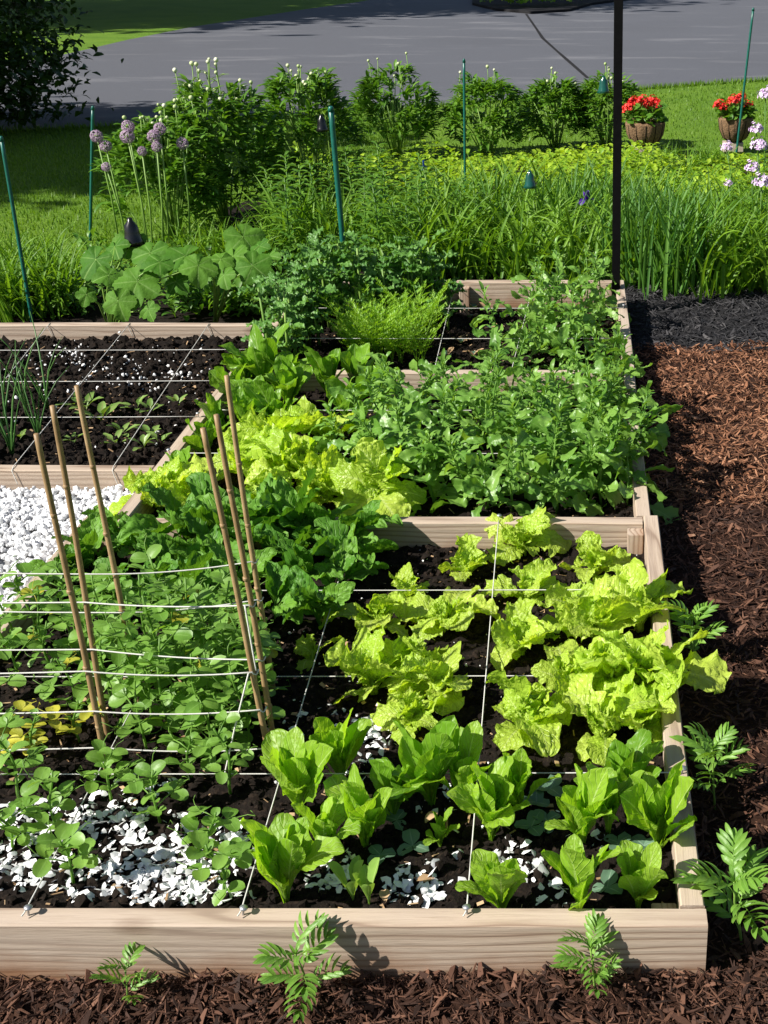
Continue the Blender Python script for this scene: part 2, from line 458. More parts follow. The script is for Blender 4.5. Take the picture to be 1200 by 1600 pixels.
# ------------------------------------------------------------------ the setting: ground sheets
def ground_mat(name, kind):
    m, n, l = new_mat(name)
    out = nd(n, 'OutputMaterial')
    tc = nd(n, 'TexCoord')
    pb = nd(n, 'BsdfPrincipled')
    if kind == 'lawn':
        a = noise(n, l, tc.outputs['Object'], 1.3, 4)
        b = noise(n, l, tc.outputs['Object'], 55, 4, .7)
        f = mathn(n, l, 'ADD', mathn(n, l, 'MULTIPLY', a, .5), mathn(n, l, 'MULTIPLY', b, .6))
        c = ramp(n, l, f, [(.3, (.05, .12, .008)), (.52, (.11, .215, .014)), (.75, (.17, .27, .025))])
        pb.inputs['Roughness'].default_value = .9
        hgt, dist = b, .03
    else:
        a = noise(n, l, tc.outputs['Object'], .35, 5)
        b = noise(n, l, tc.outputs['Object'], 130, 3, .7)
        mp = nd(n, 'Mapping')
        mp.inputs['Scale'].default_value = (.45, 1.5, 1); mp.inputs['Rotation'].default_value = (0, 0, radians(-24))
        l.new(tc.outputs['Object'], mp.inputs[0])
        s = noise(n, l, mp.outputs[0], .9, 6, .65)
        c = ramp(n, l, b, [(.3, (.070, .073, .086)), (.7, (.128, .132, .150))])
        c = mixc(n, l, mathn(n, l, 'MULTIPLY', mathn(n, l, 'SUBTRACT', s, .55), 5.0, True), c, (.20, .20, .215))
        c = mixc(n, l, mathn(n, l, 'MULTIPLY', mathn(n, l, 'SUBTRACT', a, .5), 1.5, True), c, (.075, .077, .088))
        sp = noise(n, l, tc.outputs['Object'], 45, 2, .8)
        c = mixc(n, l, mathn(n, l, 'MULTIPLY', mathn(n, l, 'SUBTRACT', sp, .69), 14.0, True), c, (.36, .35, .35))
        pb.inputs['Roughness'].default_value = .75
        hgt, dist = b, .004
    l.new(c, pb.inputs['Base Color'])
    pb.inputs['Specular IOR Level'].default_value = .25
    bp = nd(n, 'Bump')
    bp.inputs['Strength'].default_value = .8; bp.inputs['Distance'].default_value = dist
    l.new(hgt, bp.inputs['Height']); l.new(bp.outputs[0], pb.inputs['Normal'])
    l.new(pb.outputs[0], out.inputs[0])
    return m

def poly_sheet(name, pts, z, mat, thick=0):
    V = [(x, y, z) for x, y in pts]
    me = bpy.data.meshes.new(name)
    n = len(V)
    if thick:
        V += [(x, y, z - thick) for x, y in pts]
        Fc = [tuple(range(n))] + [(i, i + n, (i + 1) % n + n, (i + 1) % n) for i in range(n)]
    else:
        Fc = [tuple(range(n))]
    me.from_pydata(V, [], Fc)
    me.materials.append(mat)
    return ob(name, me, kind='structure')

M['lawn'] = ground_mat('mown_lawn', 'lawn')
M['asphalt'] = ground_mat('asphalt', 'asphalt')
poly_sheet('lawn', [(-300, -40), (300, -40), (300, 500), (-300, 500)], -.012, M['lawn'])

near = [(-700, 235), (-250, 214), (40, 203), (200, 195), (420, 183), (680, 165), (830, 152), (1010, 137), (1200, 124), (1500, 108)]
far = [(1500, -25), (1200, -28), (900, -32), (700, -22), (560, 3), (480, 14), (390, 28), (300, 42), (200, 62), (110, 83), (-60, 114), (-350, 150), (-700, 175)]
dr = [P(a, b)[:2] for a, b in near] + [P(a, b)[:2] for a, b in far]
drive = poly_sheet('driveway', dr, 0.0, M['asphalt'], .03)
# crack running across the asphalt
ck = [P(a, b)[:2] for a, b in [(822, 22), (838, 45), (848, 60), (868, 78), (884, 92), (900, 106), (918, 122)]]
cv, cf = [], []
for i, (x, y) in enumerate(ck):
    ww = .02 + .012 * random.random()
    cv += [(x - ww, y, .004), (x + ww, y, .004)]
    if i: cf.append((2 * i - 2, 2 * i - 1, 2 * i + 1, 2 * i))
ob('crack', mesh('crack', geo(cv, cf), M['mulch_black'], False), drive)

isl = [P(a, b)[:2] for a, b in [(738, 8), (775, 17), (830, 22), (890, 18), (925, 8), (1000, -2), (1000, -12), (738, -12)]]
poly_sheet('planting_island', isl, .05, M['mulch_black'], .06)

# planted bed behind the raised beds
fb = [(-3.2, 4.2), (-3.2, 5.35), (-2.2, 5.6), (-1.75, 6.2), (-2.2, 7.2), (-1.9, 8.0), (-.6, 8.6), (.4, 9.2), (1.6, 9.1), (2.6, 8.8), (3.4, 8.0), (3.4, 5.3), (1.2, 5.35), (.3, 5.4), (.2, 4.2)]
poly_sheet('flower_bed_soil', fb, -.004, M['soil'])

def hsheet(name, x0, x1, y0, y1, hf, mat, step, kind='structure'):
    nx, ny = int((x1 - x0) / step) + 1, int((y1 - y0) / step) + 1
    xs, ys = np.linspace(x0, x1, nx), np.linspace(y0, y1, ny)
    xx, yy = np.meshgrid(xs, ys, indexing='ij')
    zz = hf(xx, yy)
    V = np.stack([xx, yy, zz], -1).reshape(-1, 3)
    i, j = np.meshgrid(np.arange(nx - 1), np.arange(ny - 1), indexing='ij')
    a = (i * ny + j).ravel()
    Fc = np.stack([a, a + ny, a + ny + 1, a + 1], 1)
    g = V, Fc, np.zeros((len(V), 2)), np.zeros(len(Fc), int)
    return ob(name, mesh(name, g, mat), kind=kind)

def mulch_h(x, y):
    m = .022 + .022 * fbm(x * 4, y * 4, 3, 3) + .012 * fbm(x * 18, y * 18, 5, 2)
    bank = np.exp(-((y - 1.31) / .05) ** 2) * (y < 1.345) * (.022 + .03 * vn(x * 5.3, 0, 8))
    return np.maximum(m + bank, .004)
BX0, BX1 = -1.285, .185
hsheet('mulch_ground', .187, 3.2, 1.0, 4.52, mulch_h, M['mulch_base'], .03)
hsheet('mulch_strip', -2.2, 3.2, .35, 1.342, lambda x, y: mulch_h(x, y) - .002, M['mulch_base'], .025)
hsheet('black_mulch_ground', .172, 3.2, 4.5, 5.5, lambda x, y: mulch_h(x, y) - .003, M['mulch_black'], .04)
grav_h = lambda x, y: .080 + .012 * fbm(x * 5, y * 5, 12, 2)
hsheet('gravel_path', -3.3, -1.288, .4, 3.036, grav_h, M['gravel_base'], .05)
hsheet('gravel_strip', -1.287, -1.218, 2.752, 3.036, grav_h, M['gravel_base'], .02)

# ------------------------------------------------------------------ raised beds
ZT = .14
def bevel_box(lx, ly, lz, b=.0025):
    """box with softened long edges, built around its own centre, long side along X"""
    x, y, z = lx / 2, ly / 2, lz / 2
    n = max(2, int(lx / .12))
    prof = [(-y, -z + b), (-y + b, -z), (y - b, -z), (y, -z + b), (y, z - b), (y - b, z), (-y + b, z), (-y, z - b)]
    xs = np.linspace(-x, x, n + 1)
    V, Fc = [], []
    ph = random.random() * 6
    for k, xx in enumerate(xs):
        for a, c in prof:
            V.append((xx, a + .0018 * sin(xx * 3 + ph), c + .0012 * sin(xx * 4.3 + ph * 2)))
    for k in range(n):
        for j in range(8):
            Fc.append((k * 8 + j, (k + 1) * 8 + j, (k + 1) * 8 + (j + 1) % 8, k * 8 + (j + 1) % 8))
    g = geo(V, Fc)
    me_caps = []
    for k in (0, n):
        V2 = [V[k * 8 + j] for j in range(8)]
        c = tuple(np.mean(V2, 0))
        ff = [(8, j, (j + 1) % 8) if k == 0 else (8, (j + 1) % 8, j) for j in range(8)]
        me_caps.append(geo(V2 + [c], ff))
    return join([g] + me_caps)
def board(parent, x0, x1, y0, y1, z0, z1, name='board'):
    lx, ly = x1 - x0, y1 - y0
    along_y = ly > lx
    g = bevel_box(max(lx, ly), min(lx, ly), z1 - z0)
    return ob(name, mesh(name, g, M['wood'], False), parent, ((x0 + x1) / 2, (y0 + y1) / 2, (z0 + z1) / 2), (0, 0, pi / 2 if along_y else 0))
def post_block(parent, x, y, s, z1, z0=-.03):
    g = bevel_box(z1 - z0, s, s)
    ob('corner_post', mesh('corner_post', g, M['wood'], False), parent, (x, y, (z0 + z1) / 2), (0, -pi / 2, 0))
def screw(parent, x, y, z=ZT):
    g = join([lathe([(.0015, 0), (.0015, .014), (.0055, .0145), (.006, .0165), (.004, .0185), (.0001, .019)], 10)])
    ob('screw', g_screw, parent, (x, y, z - .001), (U(-.25, .25), U(-.25, .25), 0))
g_screw = mesh('screw', lathe([(.0016, 0), (.0016, .014), (.0062, .0145), (.0066, .0165), (.004, .0185), (.0001, .019)], 10), M['nail'])

bed_f = thing('raised_bed', 'front wooden raised bed holding lime lettuce, romaine, spinach and peas', 'raised bed', group='wooden raised beds')
board(bed_f, BX0, BX1, 1.344, 1.382, .0, ZT)
board(bed_f, BX0, BX0 + .038, 1.384, 2.748, .0, ZT + .001)
board(bed_f, BX1 - .038, BX1, 1.384, 2.748, .0, ZT + .001)
board(bed_f, BX0 + .040, BX1 - .040, 2.706, 2.744, .0, ZT)
post_block(bed_f, .125, 1.405, .040, .105)
post_block(bed_f, .125, 2.682, .040, .128)
post_block(bed_f, BX0 + .06, 2.682, .040, .128)
bed_m = thing('raised_bed', 'middle wooden raised bed full of arugula, lime lettuce and green romaine', 'raised bed', group='wooden raised beds')
MX0, MX1 = -1.215, .168
board(bed_m, MX0, MX0 + .038, 2.752, 4.46, .0, ZT)
board(bed_m, MX1 - .038, MX1, 2.752, 3.90, .0, ZT - .001)
board(bed_m, MX0 + .040, MX1 - .040, 3.858, 3.896, .0, ZT - .002)
post_block(bed_m, MX1 - .06, 3.836, .040, .128)
post_block(bed_m, MX0 + .06, 3.836, .040, .128)
bed_b = thing('raised_bed', 'back wooden raised bed beside the black post, half bare with kale and carrots', 'raised bed', group='wooden raised beds')
board(bed_b, MX0, MX0 + .038, 4.464, 5.058, .0, ZT)
board(bed_b, MX1 - .038, MX1, 3.902, 5.058, .0, ZT)
board(bed_b, MX0 + .040, MX1 - .040, 5.02, 5.058, .0, ZT + .001)
post_block(bed_b, MX1 - .06, 4.995, .045, .132)
bp_ = P(725, 460, .1)
post_block(bed_b, bp_[0], 4.997, .042, .125)
bed_l = thing('raised_bed', 'left wooden raised bed of bare dark soil with beet seedlings and onions', 'raised bed', group='wooden raised beds')
board(bed_l, -2.75, MX0 - .002, 3.04, 3.078, .0, ZT)
board(bed_l, -2.75, MX0 - .002, 4.40, 4.438, .0, ZT)
board(bed_l, -2.79, -2.752, 3.04, 4.438, .0, ZT)

BEDS = dict(front=(BX0 + .036, BX1 - .036, 1.380, 2.708), middle=(MX0 + .036, MX1 - .036, 2.742, 3.860),
            back=(MX0 + .036, MX1 - .036, 3.894, 5.022), left=(-2.752, MX0 + .002, 3.076, 4.402))
def lump(x, y, s): return .010 * fbm(x * 9, y * 9, s, 3) + .024 * np.abs(fbm(x * 30, y * 30, s + 4, 3)) - .009
def h_front(x, y):
    return .100 + .022 * np.clip((1.75 - y) / .35, 0, 1) * np.clip((.02 - x) / .3, 0, 1) - .024 * np.clip((y - 2.1) / .5, 0, 1) + lump(x, y, 1)
def h_middle(x, y): return .076 + lump(x, y, 2)
def h_back(x, y): return .03 + lump(x, y, 3)
def h_left(x, y): return .076 + .03 * np.clip((y - 4.25) / .12, 0, 1) * (.6 + vn(x * 6, 0, 4)) + 1.8 * lump(x, y, 4)
HS = dict(front=h_front, middle=h_middle, back=h_back, left=h_left)
SOIL = {}
for k, (a, b, c, d) in BEDS.items():
    SOIL[k] = hsheet('garden_soil', a, b, c, d, HS[k], M['soil'], .011)
def soil_pt(bed, px, py):
    z = .09
    for _ in range(3):
        x, y, _z = P(px, py, z)
        z = float(HS[bed](np.array(x), np.array(y)))
    x, y, _z = P(px, py, z)
    a, b, c, d = BEDS[bed]
    return min(max(x, a + .02), b - .02), min(max(y, c + .02), d - .02), z

def rand_rot(n, tilt=3.2):
    return [rz(U(0, 6.28)) @ rx(U(-tilt, tilt)) @ ry(U(-tilt, tilt)) for _ in range(n)]
clods = [blob(1, .32, (1, .85, .7), s) for s in range(7)]
for k, (a, b, c, d) in BEDS.items():
    n = int((b - a) * (d - c) * 4200)
    x, y = rng.uniform(a + .01, b - .01, n), rng.uniform(c + .01, d - .01, n)
    s = .0028 + .0105 * rng.random(n) ** 3.2
    if k == 'left': s *= 1.3
    z = HS[k](x, y) + s * .3
    ob('soil_crumbs', mesh('soil_crumbs', scatter(clods, np.stack([x, y, z], 1), rand_rot(n), s), M['clod'], False), SOIL[k], kind='stuff')
    # bits of bark and straw
    n = int((b - a) * (d - c) * 330)
    x, y = rng.uniform(a + .01, b - .01, n), rng.uniform(c + .01, d - .01, n)
    s = .004 + .012 * rng.random(n) ** 2
    st = [tf(box(-1, 1, -.13, .13, -.05, .05), np.eye(3)), tf(box(-.6, .6, -.3, .3, -.05, .05), np.eye(3))]
    ob('straw_bits', mesh('straw_bits', scatter(st, np.stack([x, y, HS[k](x, y) + .005], 1), rand_rot(n, .4), s), M['dry'], False), SOIL[k], kind='stuff')

# ------------------------------------------------------------------ wood chips, gravel, shells
def chip_proto(s):
    q = np.random.default_rng(s)
    L, W, T = 1, (.05, .08, .12, .17, .27)[s % 5] * (.85 + .3 * q.random()), .05 + .05 * q.random()
    V = []
    for x, k in ((-L, .35 + .3 * q.random()), (-.1, 1), (L, .25 + .4 * q.random())):
        dz = .12 * (q.random() - .5); dy = .25 * (q.random() - .5)
        for y, z in ((-1, -1), (1, -1), (1, 1), (-1, 1)):
            V.append((x + .2 * (q.random() - .5), dy + y * W * k, dz + z * T * k))
    Fc = [(i * 4 + j, i * 4 + (j + 1) % 4, i * 4 + 4 + (j + 1) % 4, i * 4 + 4 + j) for i in (0, 1) for j in range(4)] + [(3, 2, 1, 0), (8, 9, 10, 11)]
    return geo(V, Fc)
chips = [chip_proto(s) for s in range(10)]

def pieces(parent, part, protos, mat, pos, rots, sc, n_ind, stuffname, key):
    """the n_ind pieces that show largest are objects, the rest one mesh"""
    order = np.argsort(-key)
    ind, rest = order[:n_ind], order[n_ind:]
    mm = [mesh(part, p, mat, False) for p in protos]
    import mathutils
    for i in ind:
        e = mathutils.Matrix(rots[i].tolist()).to_euler()
        ob(part, mm[i % len(mm)], parent, tuple(pos[i]), tuple(e), float(sc[i]))
    if len(rest):
        ob(stuffname, mesh(stuffname, scatter(protos, pos[rest], [rots[i] for i in rest], sc[rest]), mat, False), parent, kind='stuff')
def shown(pos):
    px, py = proj(pos[:, 0], pos[:, 1], pos[:, 2])
    return (px > 2) & (px < 1198) & (py > 2) & (py < 1598), px, py

mg = bpy.data.objects['mulch_ground']; msr = bpy.data.objects['mulch_strip']; bm_ = bpy.data.objects['black_mulch_ground']
def chip_field(n, x0, x1, y0, y1, lo, hi):
    x, y = rng.uniform(x0, x1, n), rng.uniform(y0, y1, n)
    s = lo + (hi - lo) * rng.random(n) ** 3.2
    z = mulch_h(x, y) + .002 + .010 * rng.random(n)
    return np.stack([x, y, z], 1), rand_rot(n, .75), s
p_, r_, s_ = chip_field(42000, .19, 1.05, 1.2, 4.5, .0030, .021)
red = (p_[:, 1] + .35 * vn(p_[:, 0] * 3, p_[:, 1] * 3, 9) > 3.0) & (p_[:, 0] > .22 + .10 * vn(p_[:, 1] * 4, 0, 3))
vis, px_, py_ = shown(p_)
for sel, mt, n_i in ((~red, M['chip'], 130), (red, M['chip_r'], 60)):
    idx = np.where(sel)[0]
    key = (s_ * vis * (px_ > PX + 130) / (p_[:, 1] + .6))[idx]
    pieces(mg, 'wood_chip', chips, mt, p_[idx], [r_[i] for i in idx], s_[idx], n_i, 'bark_mulch', key)
p_, r_, s_ = chip_field(28000, -1.55, .75, 1.0, 1.338, .0025, .019)
keepm = (vn(p_[:, 0] * 4.2 + 3.3, p_[:, 1] * 3, 21) > -.30) | (rng.random(len(p_)) < .25)
p_, s_ = p_[keepm], s_[keepm]; r_ = [r for r, k in zip(r_, keepm) if k]
vis, px_, py_ = shown(p_)
pieces(msr, 'wood_chip', chips, M['chip'], p_, r_, s_, 110, 'bark_mulch', s_ * vis)
p_, r_, s_ = chip_field(5200, .18, 1.25, 4.42, 5.42, .008, .026)
vis, px_, py_ = shown(p_)
pieces(bm_, 'wood_chip', chips, M['chip_b'], p_, r_, s_, 40, 'bark_mulch', s_ * vis * (px_ > 1000))

stones = [blob(1, .30, (1, .8, .62), 40 + s) for s in range(9)]
n = 9500
x, y = rng.uniform(-2.0, -1.222, n), rng.uniform(1.5, 3.03, n)
k = (x < -1.296) | (y > 2.765)
x, y = x[k], y[k]; n = len(x)
s_ = .006 + .0085 * rng.random(n) ** 1.4
p_ = np.stack([x, y, grav_h(x, y) + .004 + .012 * rng.random(n)], 1)
vis, px_, py_ = shown(p_)
pieces(bpy.data.objects['gravel_path'], 'stone', stones, M['stone'], p_, rand_rot(n), s_, 290, 'white_gravel', s_ * vis * (py_ < 960) * (py_ > 745) / p_[:, 1])

def shell_proto(s):
    q = np.random.default_rng(900 + s)
    n = 7
    rr = .6 + .55 * q.random(n)
    V = [(0, 0, .09)]
    for j in range(n):
        t = 2 * pi * j / n + .3 * q.random()
        V.append((rr[j] * .55 * cos(t), rr[j] * .5 * sin(t), .065))
    for j in range(n):
        t = 2 * pi * j / n + .3 * q.random()
        V.append((rr[j] * cos(t), rr[j] * .85 * sin(t), -.06 * rr[j] + .10 * q.random()))
    Fc = [(0, 1 + j, 1 + (j + 1) % n) for j in range(n)] + [(1 + j, 1 + n + j, 1 + n + (j + 1) % n, 1 + (j + 1) % n) for j in range(n)]
    return geo(V, Fc)
shells = [shell_proto(s) for s in range(9)]
piles = [(165, 1285, 70, 38, 90), (250, 1365, 95, 52, 230), (45, 1280, 55, 30, 55), (40, 1350, 60, 45, 80), (370, 1325, 55, 32, 65), (300, 1290, 45, 22, 25), (520, 1365, 38, 32, 50),
         (590, 1145, 42, 24, 55), (650, 1390, 50, 38, 45), (810, 1350, 40, 26, 28), (560, 1200, 40, 30, 18), (860, 1395, 30, 22, 10), (690, 1240, 45, 35, 14), (760, 1340, 60, 60, 14),
         (900, 1290, 60, 40, 10), (240, 1230, 60, 20, 12), (130, 1370, 50, 40, 30), (300, 1400, 90, 14, 30), (520, 1130, 60, 60, 14), (640, 1020, 90, 90, 12)]
pts = []
for cx, cy, ax, ay, n in piles:
    for _ in range(int(n * 1.7)):
        r, t = sqrt(random.random()) * U(.75, 1.25), U(0, 6.28)
        px, py = cx + ax * r * cos(t), cy + ay * r * sin(t)
        if py > 1416: continue
        x, y, z = soil_pt('front', px, py)
        dome = max(0, 1 - r) * .012 * (n > 40)
        pts.append((x, y, z + .001 + dome * random.random() + .004 * random.random()))
p_ = np.array(pts)
n = len(p_)
s_ = .0048 + .0090 * rng.random(n) ** 1.7
order = np.argsort(-s_ / p_[:, 1])
shell_me = [mesh('eggshell', g, M['shell']) for g in shells]
r_ = rand_rot(n, .75)
import mathutils
for i in order[:280]:
    o = thing('eggshell', 'white crushed eggshell fragment scattered on the dark soil of the front bed', 'eggshell', tuple(p_[i]), 0, 'crushed eggshells on the soil', shell_me[i % 9], float(s_[i]))
    o.rotation_euler = mathutils.Matrix(r_[i].tolist()).to_euler()
rest = order[280:]
ob('eggshell_bits', mesh('eggshell_bits', scatter(shells, p_[rest], [r_[i] for i in rest], s_[rest]), M['shell']), kind='stuff', label='small crushed eggshell bits between the larger pieces on the soil', category='eggshell bits')
# perlite flecks
n = 330
c = np.array([soil_pt('left', *random.choice([(U(0, 330), U(540, 620)), (U(0, 400), U(520, 720)), (random.gauss(230, 50), random.gauss(590, 12)), (random.gauss(115, 18), random.gauss(560, 8))])) for _ in range(n)])
c[:, 2] += .008
ob('perlite', mesh('perlite', scatter([blob(1, .3, (1, .9, .7), 77)], c, rand_rot(n), .0025 + .006 * rng.random(n) ** 2.5), M['perlite'], False), SOIL['left'], kind='stuff')
n = 160
c = np.array([soil_pt('front', U(430, 1030), U(850, 1250)) for _ in range(n)])
c[:, 2] += .006
ob('perlite', mesh('perlite', scatter([blob(1, .3, (1, .9, .7), 78)], c, rand_rot(n), .0012 + .0032 * rng.random(n) ** 2), M['perlite'], False), SOIL['front'], kind='stuff')

# ------------------------------------------------------------------ strings, canes, stakes, post
def string(pts, label, group, r=.0012, sag=.0, name='twine'):
    pts = np.array(pts, float)
    a, b = pts[0], pts[-1]
    out = []
    for k in range(len(pts) - 1):
        for t in np.linspace(0, 1, 13)[:-1 if k < len(pts) - 2 else None]:
            p = pts[k] * (1 - t) + pts[k + 1] * t
            p = p + np.array([0, 0, -sag * 4 * t * (1 - t)])
            out.append(p)
    out = np.array(out)
    base = out[0].copy()
    return thing(name, label, 'twine', tuple(base), 0, group, mesh(name, tube(out - base, r, 6), M['twine']))
GS = 'white strings dividing the beds into squares'
zs = ZT + .003
for Y, lab in ((2.358, 'white string across the front bed passing behind the lime lettuces'), (2.009, 'white string across the front bed between the lime lettuces at its centre'), (1.70, 'white string across the front bed just in front of the bamboo canes')):
    string([(BX0 - .002, Y, zs - .05), (BX0 + .002, Y, zs), (BX1 - .012, Y + .005, zs)], lab, GS, sag=.001)
    screw(bed_f, BX1 - .014, Y + .005)
for (x0, x1, lab) in ((-.852, -.905, 'white string from the front board screw at far left back to the canes'), (-.524, -.585, 'white string from the front board screw left of the tall romaine'), (-.181, -.222, 'white string running back from the front board screw between romaine heads')):
    string([(x0 - .005, 1.356, zs + .004), (x0, 1.364, zs + .010), (x1, 2.722, zs)], lab, GS, sag=.001)
    screw(bed_f, x0, 1.366); screw(bed_f, x1, 2.724)
for Y, lab in ((4.10, 'white string across the left bed nearest its back board'), (3.768, 'white string across the middle of the left bed'), (3.44, 'white string across the left bed over the beet seedlings')):
    string([(-2.77, Y, zs), (MX0 + .016, Y, zs + .001)], lab, GS, sag=.003)
    screw(bed_m, MX0 + .018, Y)
for a, b, lab in (((75, 507), (-75, 708), 'leftmost white string running back over the left bed soil'), ((197, 510), (37, 714), 'white string running back over the onions in the left bed'), ((322, 510), (187, 718), 'white string running back over the beet seedlings in the left bed')):
    q, r = P(*a, zs), P(*b, zs)
    string([(q[0] + .012, 4.398, zs - .045), (q[0], 4.396, zs - .004), (q[0], 4.425, zs), (r[0], 3.058, zs), (r[0] + .004, 3.037, zs - .004), (r[0] + .012, 3.036, zs - .045)], lab, GS, sag=.0)
    # loop end over the far edge
for Y, lab in ((3.155, 'white string across the front of the middle bed over lime lettuce'), (3.50, 'white string across the middle bed behind the lime lettuce')):
    string([(MX0 + .018, Y, zs), (MX1 - .018, Y, zs)], lab, GS, sag=.002); screw(bed_m, MX0 + .018, Y); screw(bed_m, MX1 - .018, Y)
for Y, lab in ((4.235, 'white string across the back bed through the carrots'), (4.63, 'white string across the back bed near the black post')):
    string([(MX0 + .018, Y, zs), (MX1 - .016, Y, zs)], lab, GS, sag=.002); screw(bed_b, MX1 - .018, Y)
q, r = P(709, 446, zs), P(680, 574, zs)
string([(q[0] + .008, 5.016, zs - .03), (q[0], 5.018, zs), (q[0], 5.045, zs), (r[0], 3.875, zs)], 'white string running back beside the carrots to the back board', GS, sag=0)
q, r = P(834, 444, zs), P(800, 574, zs)
string([(q[0], 5.045, zs), (r[0], 3.875, zs)], 'white string running back behind the tall arugula to the back board', GS, sag=0)

def cane(px_top, py_top, px_b, py_b, label):
    ztop = .775
    h = CAMH - ztop; u = py_top - YH
    Y = h * K / u - h * TP
    top = np.array([(px_top - PX) * h / CP / u, Y, ztop])
    zb = .06
    xb = (px_b - PX) * (CAMH - .1) / CP / ((CAMH - .1) * K / (Y + (CAMH - .1) * TP))
    bot = np.array([xb, Y + U(-.01, .01), zb])
    t = thing('bamboo_cane', label, 'bamboo cane', tuple(bot), 0, 'bamboo canes in the front bed')
    pts = []
    ph = U(0, 6)
    for k in range(25):
        s = k / 24
        p = (top - bot) * s + np.array([.003 * sin(s * 5 + ph), .003 * sin(s * 4 + ph), 0]) * (1 - s)
        pts.append(p)
    g = tube(pts, .0058, 9, .0047)
    nodes = []
    for s in (.18, .37, .57, .78):
        s += U(-.03, .03)
        c = (top - bot) * s
        d = (top - bot) / np.linalg.norm(top - bot)
        nodes.append(tube([c - d * .003, c - d * .001, c + d * .001, c + d * .003], .0060 - .0008 * s, 9))
    ob('cane', mesh('cane', g, M['cane']), t)
    for nn in nodes:
        ob('node_ring', mesh('node_ring', nn, M['cane']), t)
    return bot, top
cl = [cane(57, 678, 168, 1200, 'front left bamboo cane, its foot in dark soil beside the pea vines'),
      cane(82, 634, 172, 1060, 'bamboo cane second in the left row of three, standing over spinach'),
      cane(120, 603, 216, 1015, 'tallest looking bamboo cane of the left three, rising beside the onion bed'),
      cane(317, 669, 430, 1180, 'bamboo cane nearest the romaine in the right row of three'),
      cane(338, 648, 432, 1120, 'middle bamboo cane of the right row with twine knots'),
      cane(354, 587, 424, 1010, 'rear bamboo cane of the right row standing behind spinach')]
def on_cane(c, z):
    b, t = c
    s = (z - b[2]) / (t[2] - b[2])
    return b + (t - b) * s
TW = 'white twine strung between the bamboo canes'
for i, (zz, lab) in enumerate((((.33, .315), 'upper white twine between the front pair of canes'), ((.245, .235), 'middle white twine between the front pair of canes'), ((.165, .15), 'lowest white twine between the front pair of canes'))):
    a, b = on_cane(cl[0], zz[0]), on_cane(cl[3], zz[1])
    s = np.array([a[0] - .75, a[1] - .02, zz[0] + .01])
    string([s, a + (0, -.008, 0), b + (0, -.008, 0), b + (.009, .002, .0)], lab, TW, .0014, .008)
for zz, lab in (((.40, .415), 'upper white twine tied between the second pair of canes'), ((.30, .30), 'lower white twine tied between the second pair of canes')):
    a, b = on_cane(cl[1], zz[0]), on_cane(cl[4], zz[1])
    s = np.array([a[0] - .75, a[1] - .02, zz[0] + .02])
    string([s, a + (0, -.008, 0), b + (0, -.008, 0), b + (.009, .003, .0)], lab, TW, .0014, .006)
for zz, lab in (((.40, .40), 'upper white twine between the rear pair of canes over the spinach'), ((.315, .315), 'lower white twine between the rear pair of canes in the spinach')):
    a, b = on_cane(cl[2], zz[0]), on_cane(cl[5], zz[1])
    s = np.array([a[0] - .75, a[1] - .02, zz[0] + .03])
    string([s, a + (0, -.008, 0), b + (0, -.008, 0), b + (.009, .003, .0)], lab, TW, .0013, .006)
a = on_cane(cl[4], .415) + (-.008, -.008, 0)
string([a, a + (.01, -.02, -.13), on_cane(cl[4], .28) + (-.012, -.01, 0)], 'loose end of twine hanging down the middle right cane', TW, .0016)
a = on_cane(cl[3], .315) + (-.006, -.008, 0)
string([a, a + (-.03, -.03, -.10), a + (-.055, -.05, -.19)], 'loose end of twine trailing from the front right cane into the peas', TW, .0016)

def stake(top, base, label, r=.0085):
    top, base = np.array(top), np.array(base)
    t = thing('garden_stake', label, 'garden stake', tuple(base), 0, 'green plant stakes')
    d = top - base
    ob('shaft', mesh('shaft', tube([d * s for s in np.linspace(-.03, 1, 12)], r, 10), M['stake']), t)
    dn = d / np.linalg.norm(d)
    ob('cap', mesh('cap', tube([d - dn * .012, d + dn * .004, d + dn * .008], r * 1.25, 10, r * .6), M['stake']), t)
stake(Q(2, 216, 4.87), Q(50, 500, 4.87), 'green metal stake at far left leaning over the daylilies', .0075)
stake(Q(145, 168, 6.45), Q(141, 372, 6.45), 'thin green metal stake beside the mauve allium heads', .008)
stake(Q(517, 169, 5.1), Q(541, 440, 5.1), 'thick green metal stake behind the kale', .0115)
stake(Q(725, 94, 7.1), Q(727, 325, 7.1), 'dark green thin stake in front of a single round peony', .0075)
stake(Q(1177, 14, 9.1), Q(1150, 245, 9.1), 'pale green tall stake in front of the right geranium pot', .0085)

pb_, pt_ = np.array(Q(962, 492, 4.93)), np.array(Q(968, -160, 4.93))
pb_[2] = .0
post = thing('metal_post', 'tall black square metal post at the back right corner of the beds', 'post', tuple(pb_))
d = pt_ - pb_
g = box(-.017, .017, -.017, .017, 0, d[2])
V = g[0].copy(); V[:, 0] += V[:, 2] / d[2] * d[0]
holes = [(d[0] * k / 40, -.0175, d[2] * k / 40) for k in range(12, 40)]
ob('tube', mesh('tube', (V, g[1], g[2], g[3]), M['post'], False), post)
ob('cap', mesh('cap', box(-.019 + d[0], .019 + d[0], -.019, .019, d[2], d[2] + .012), M['post'], False), post)

# ------------------------------------------------------------------ vegetables
def meshes(name, gs, mat, smooth=True): return [mesh(name, g, mat, smooth) for g in gs]

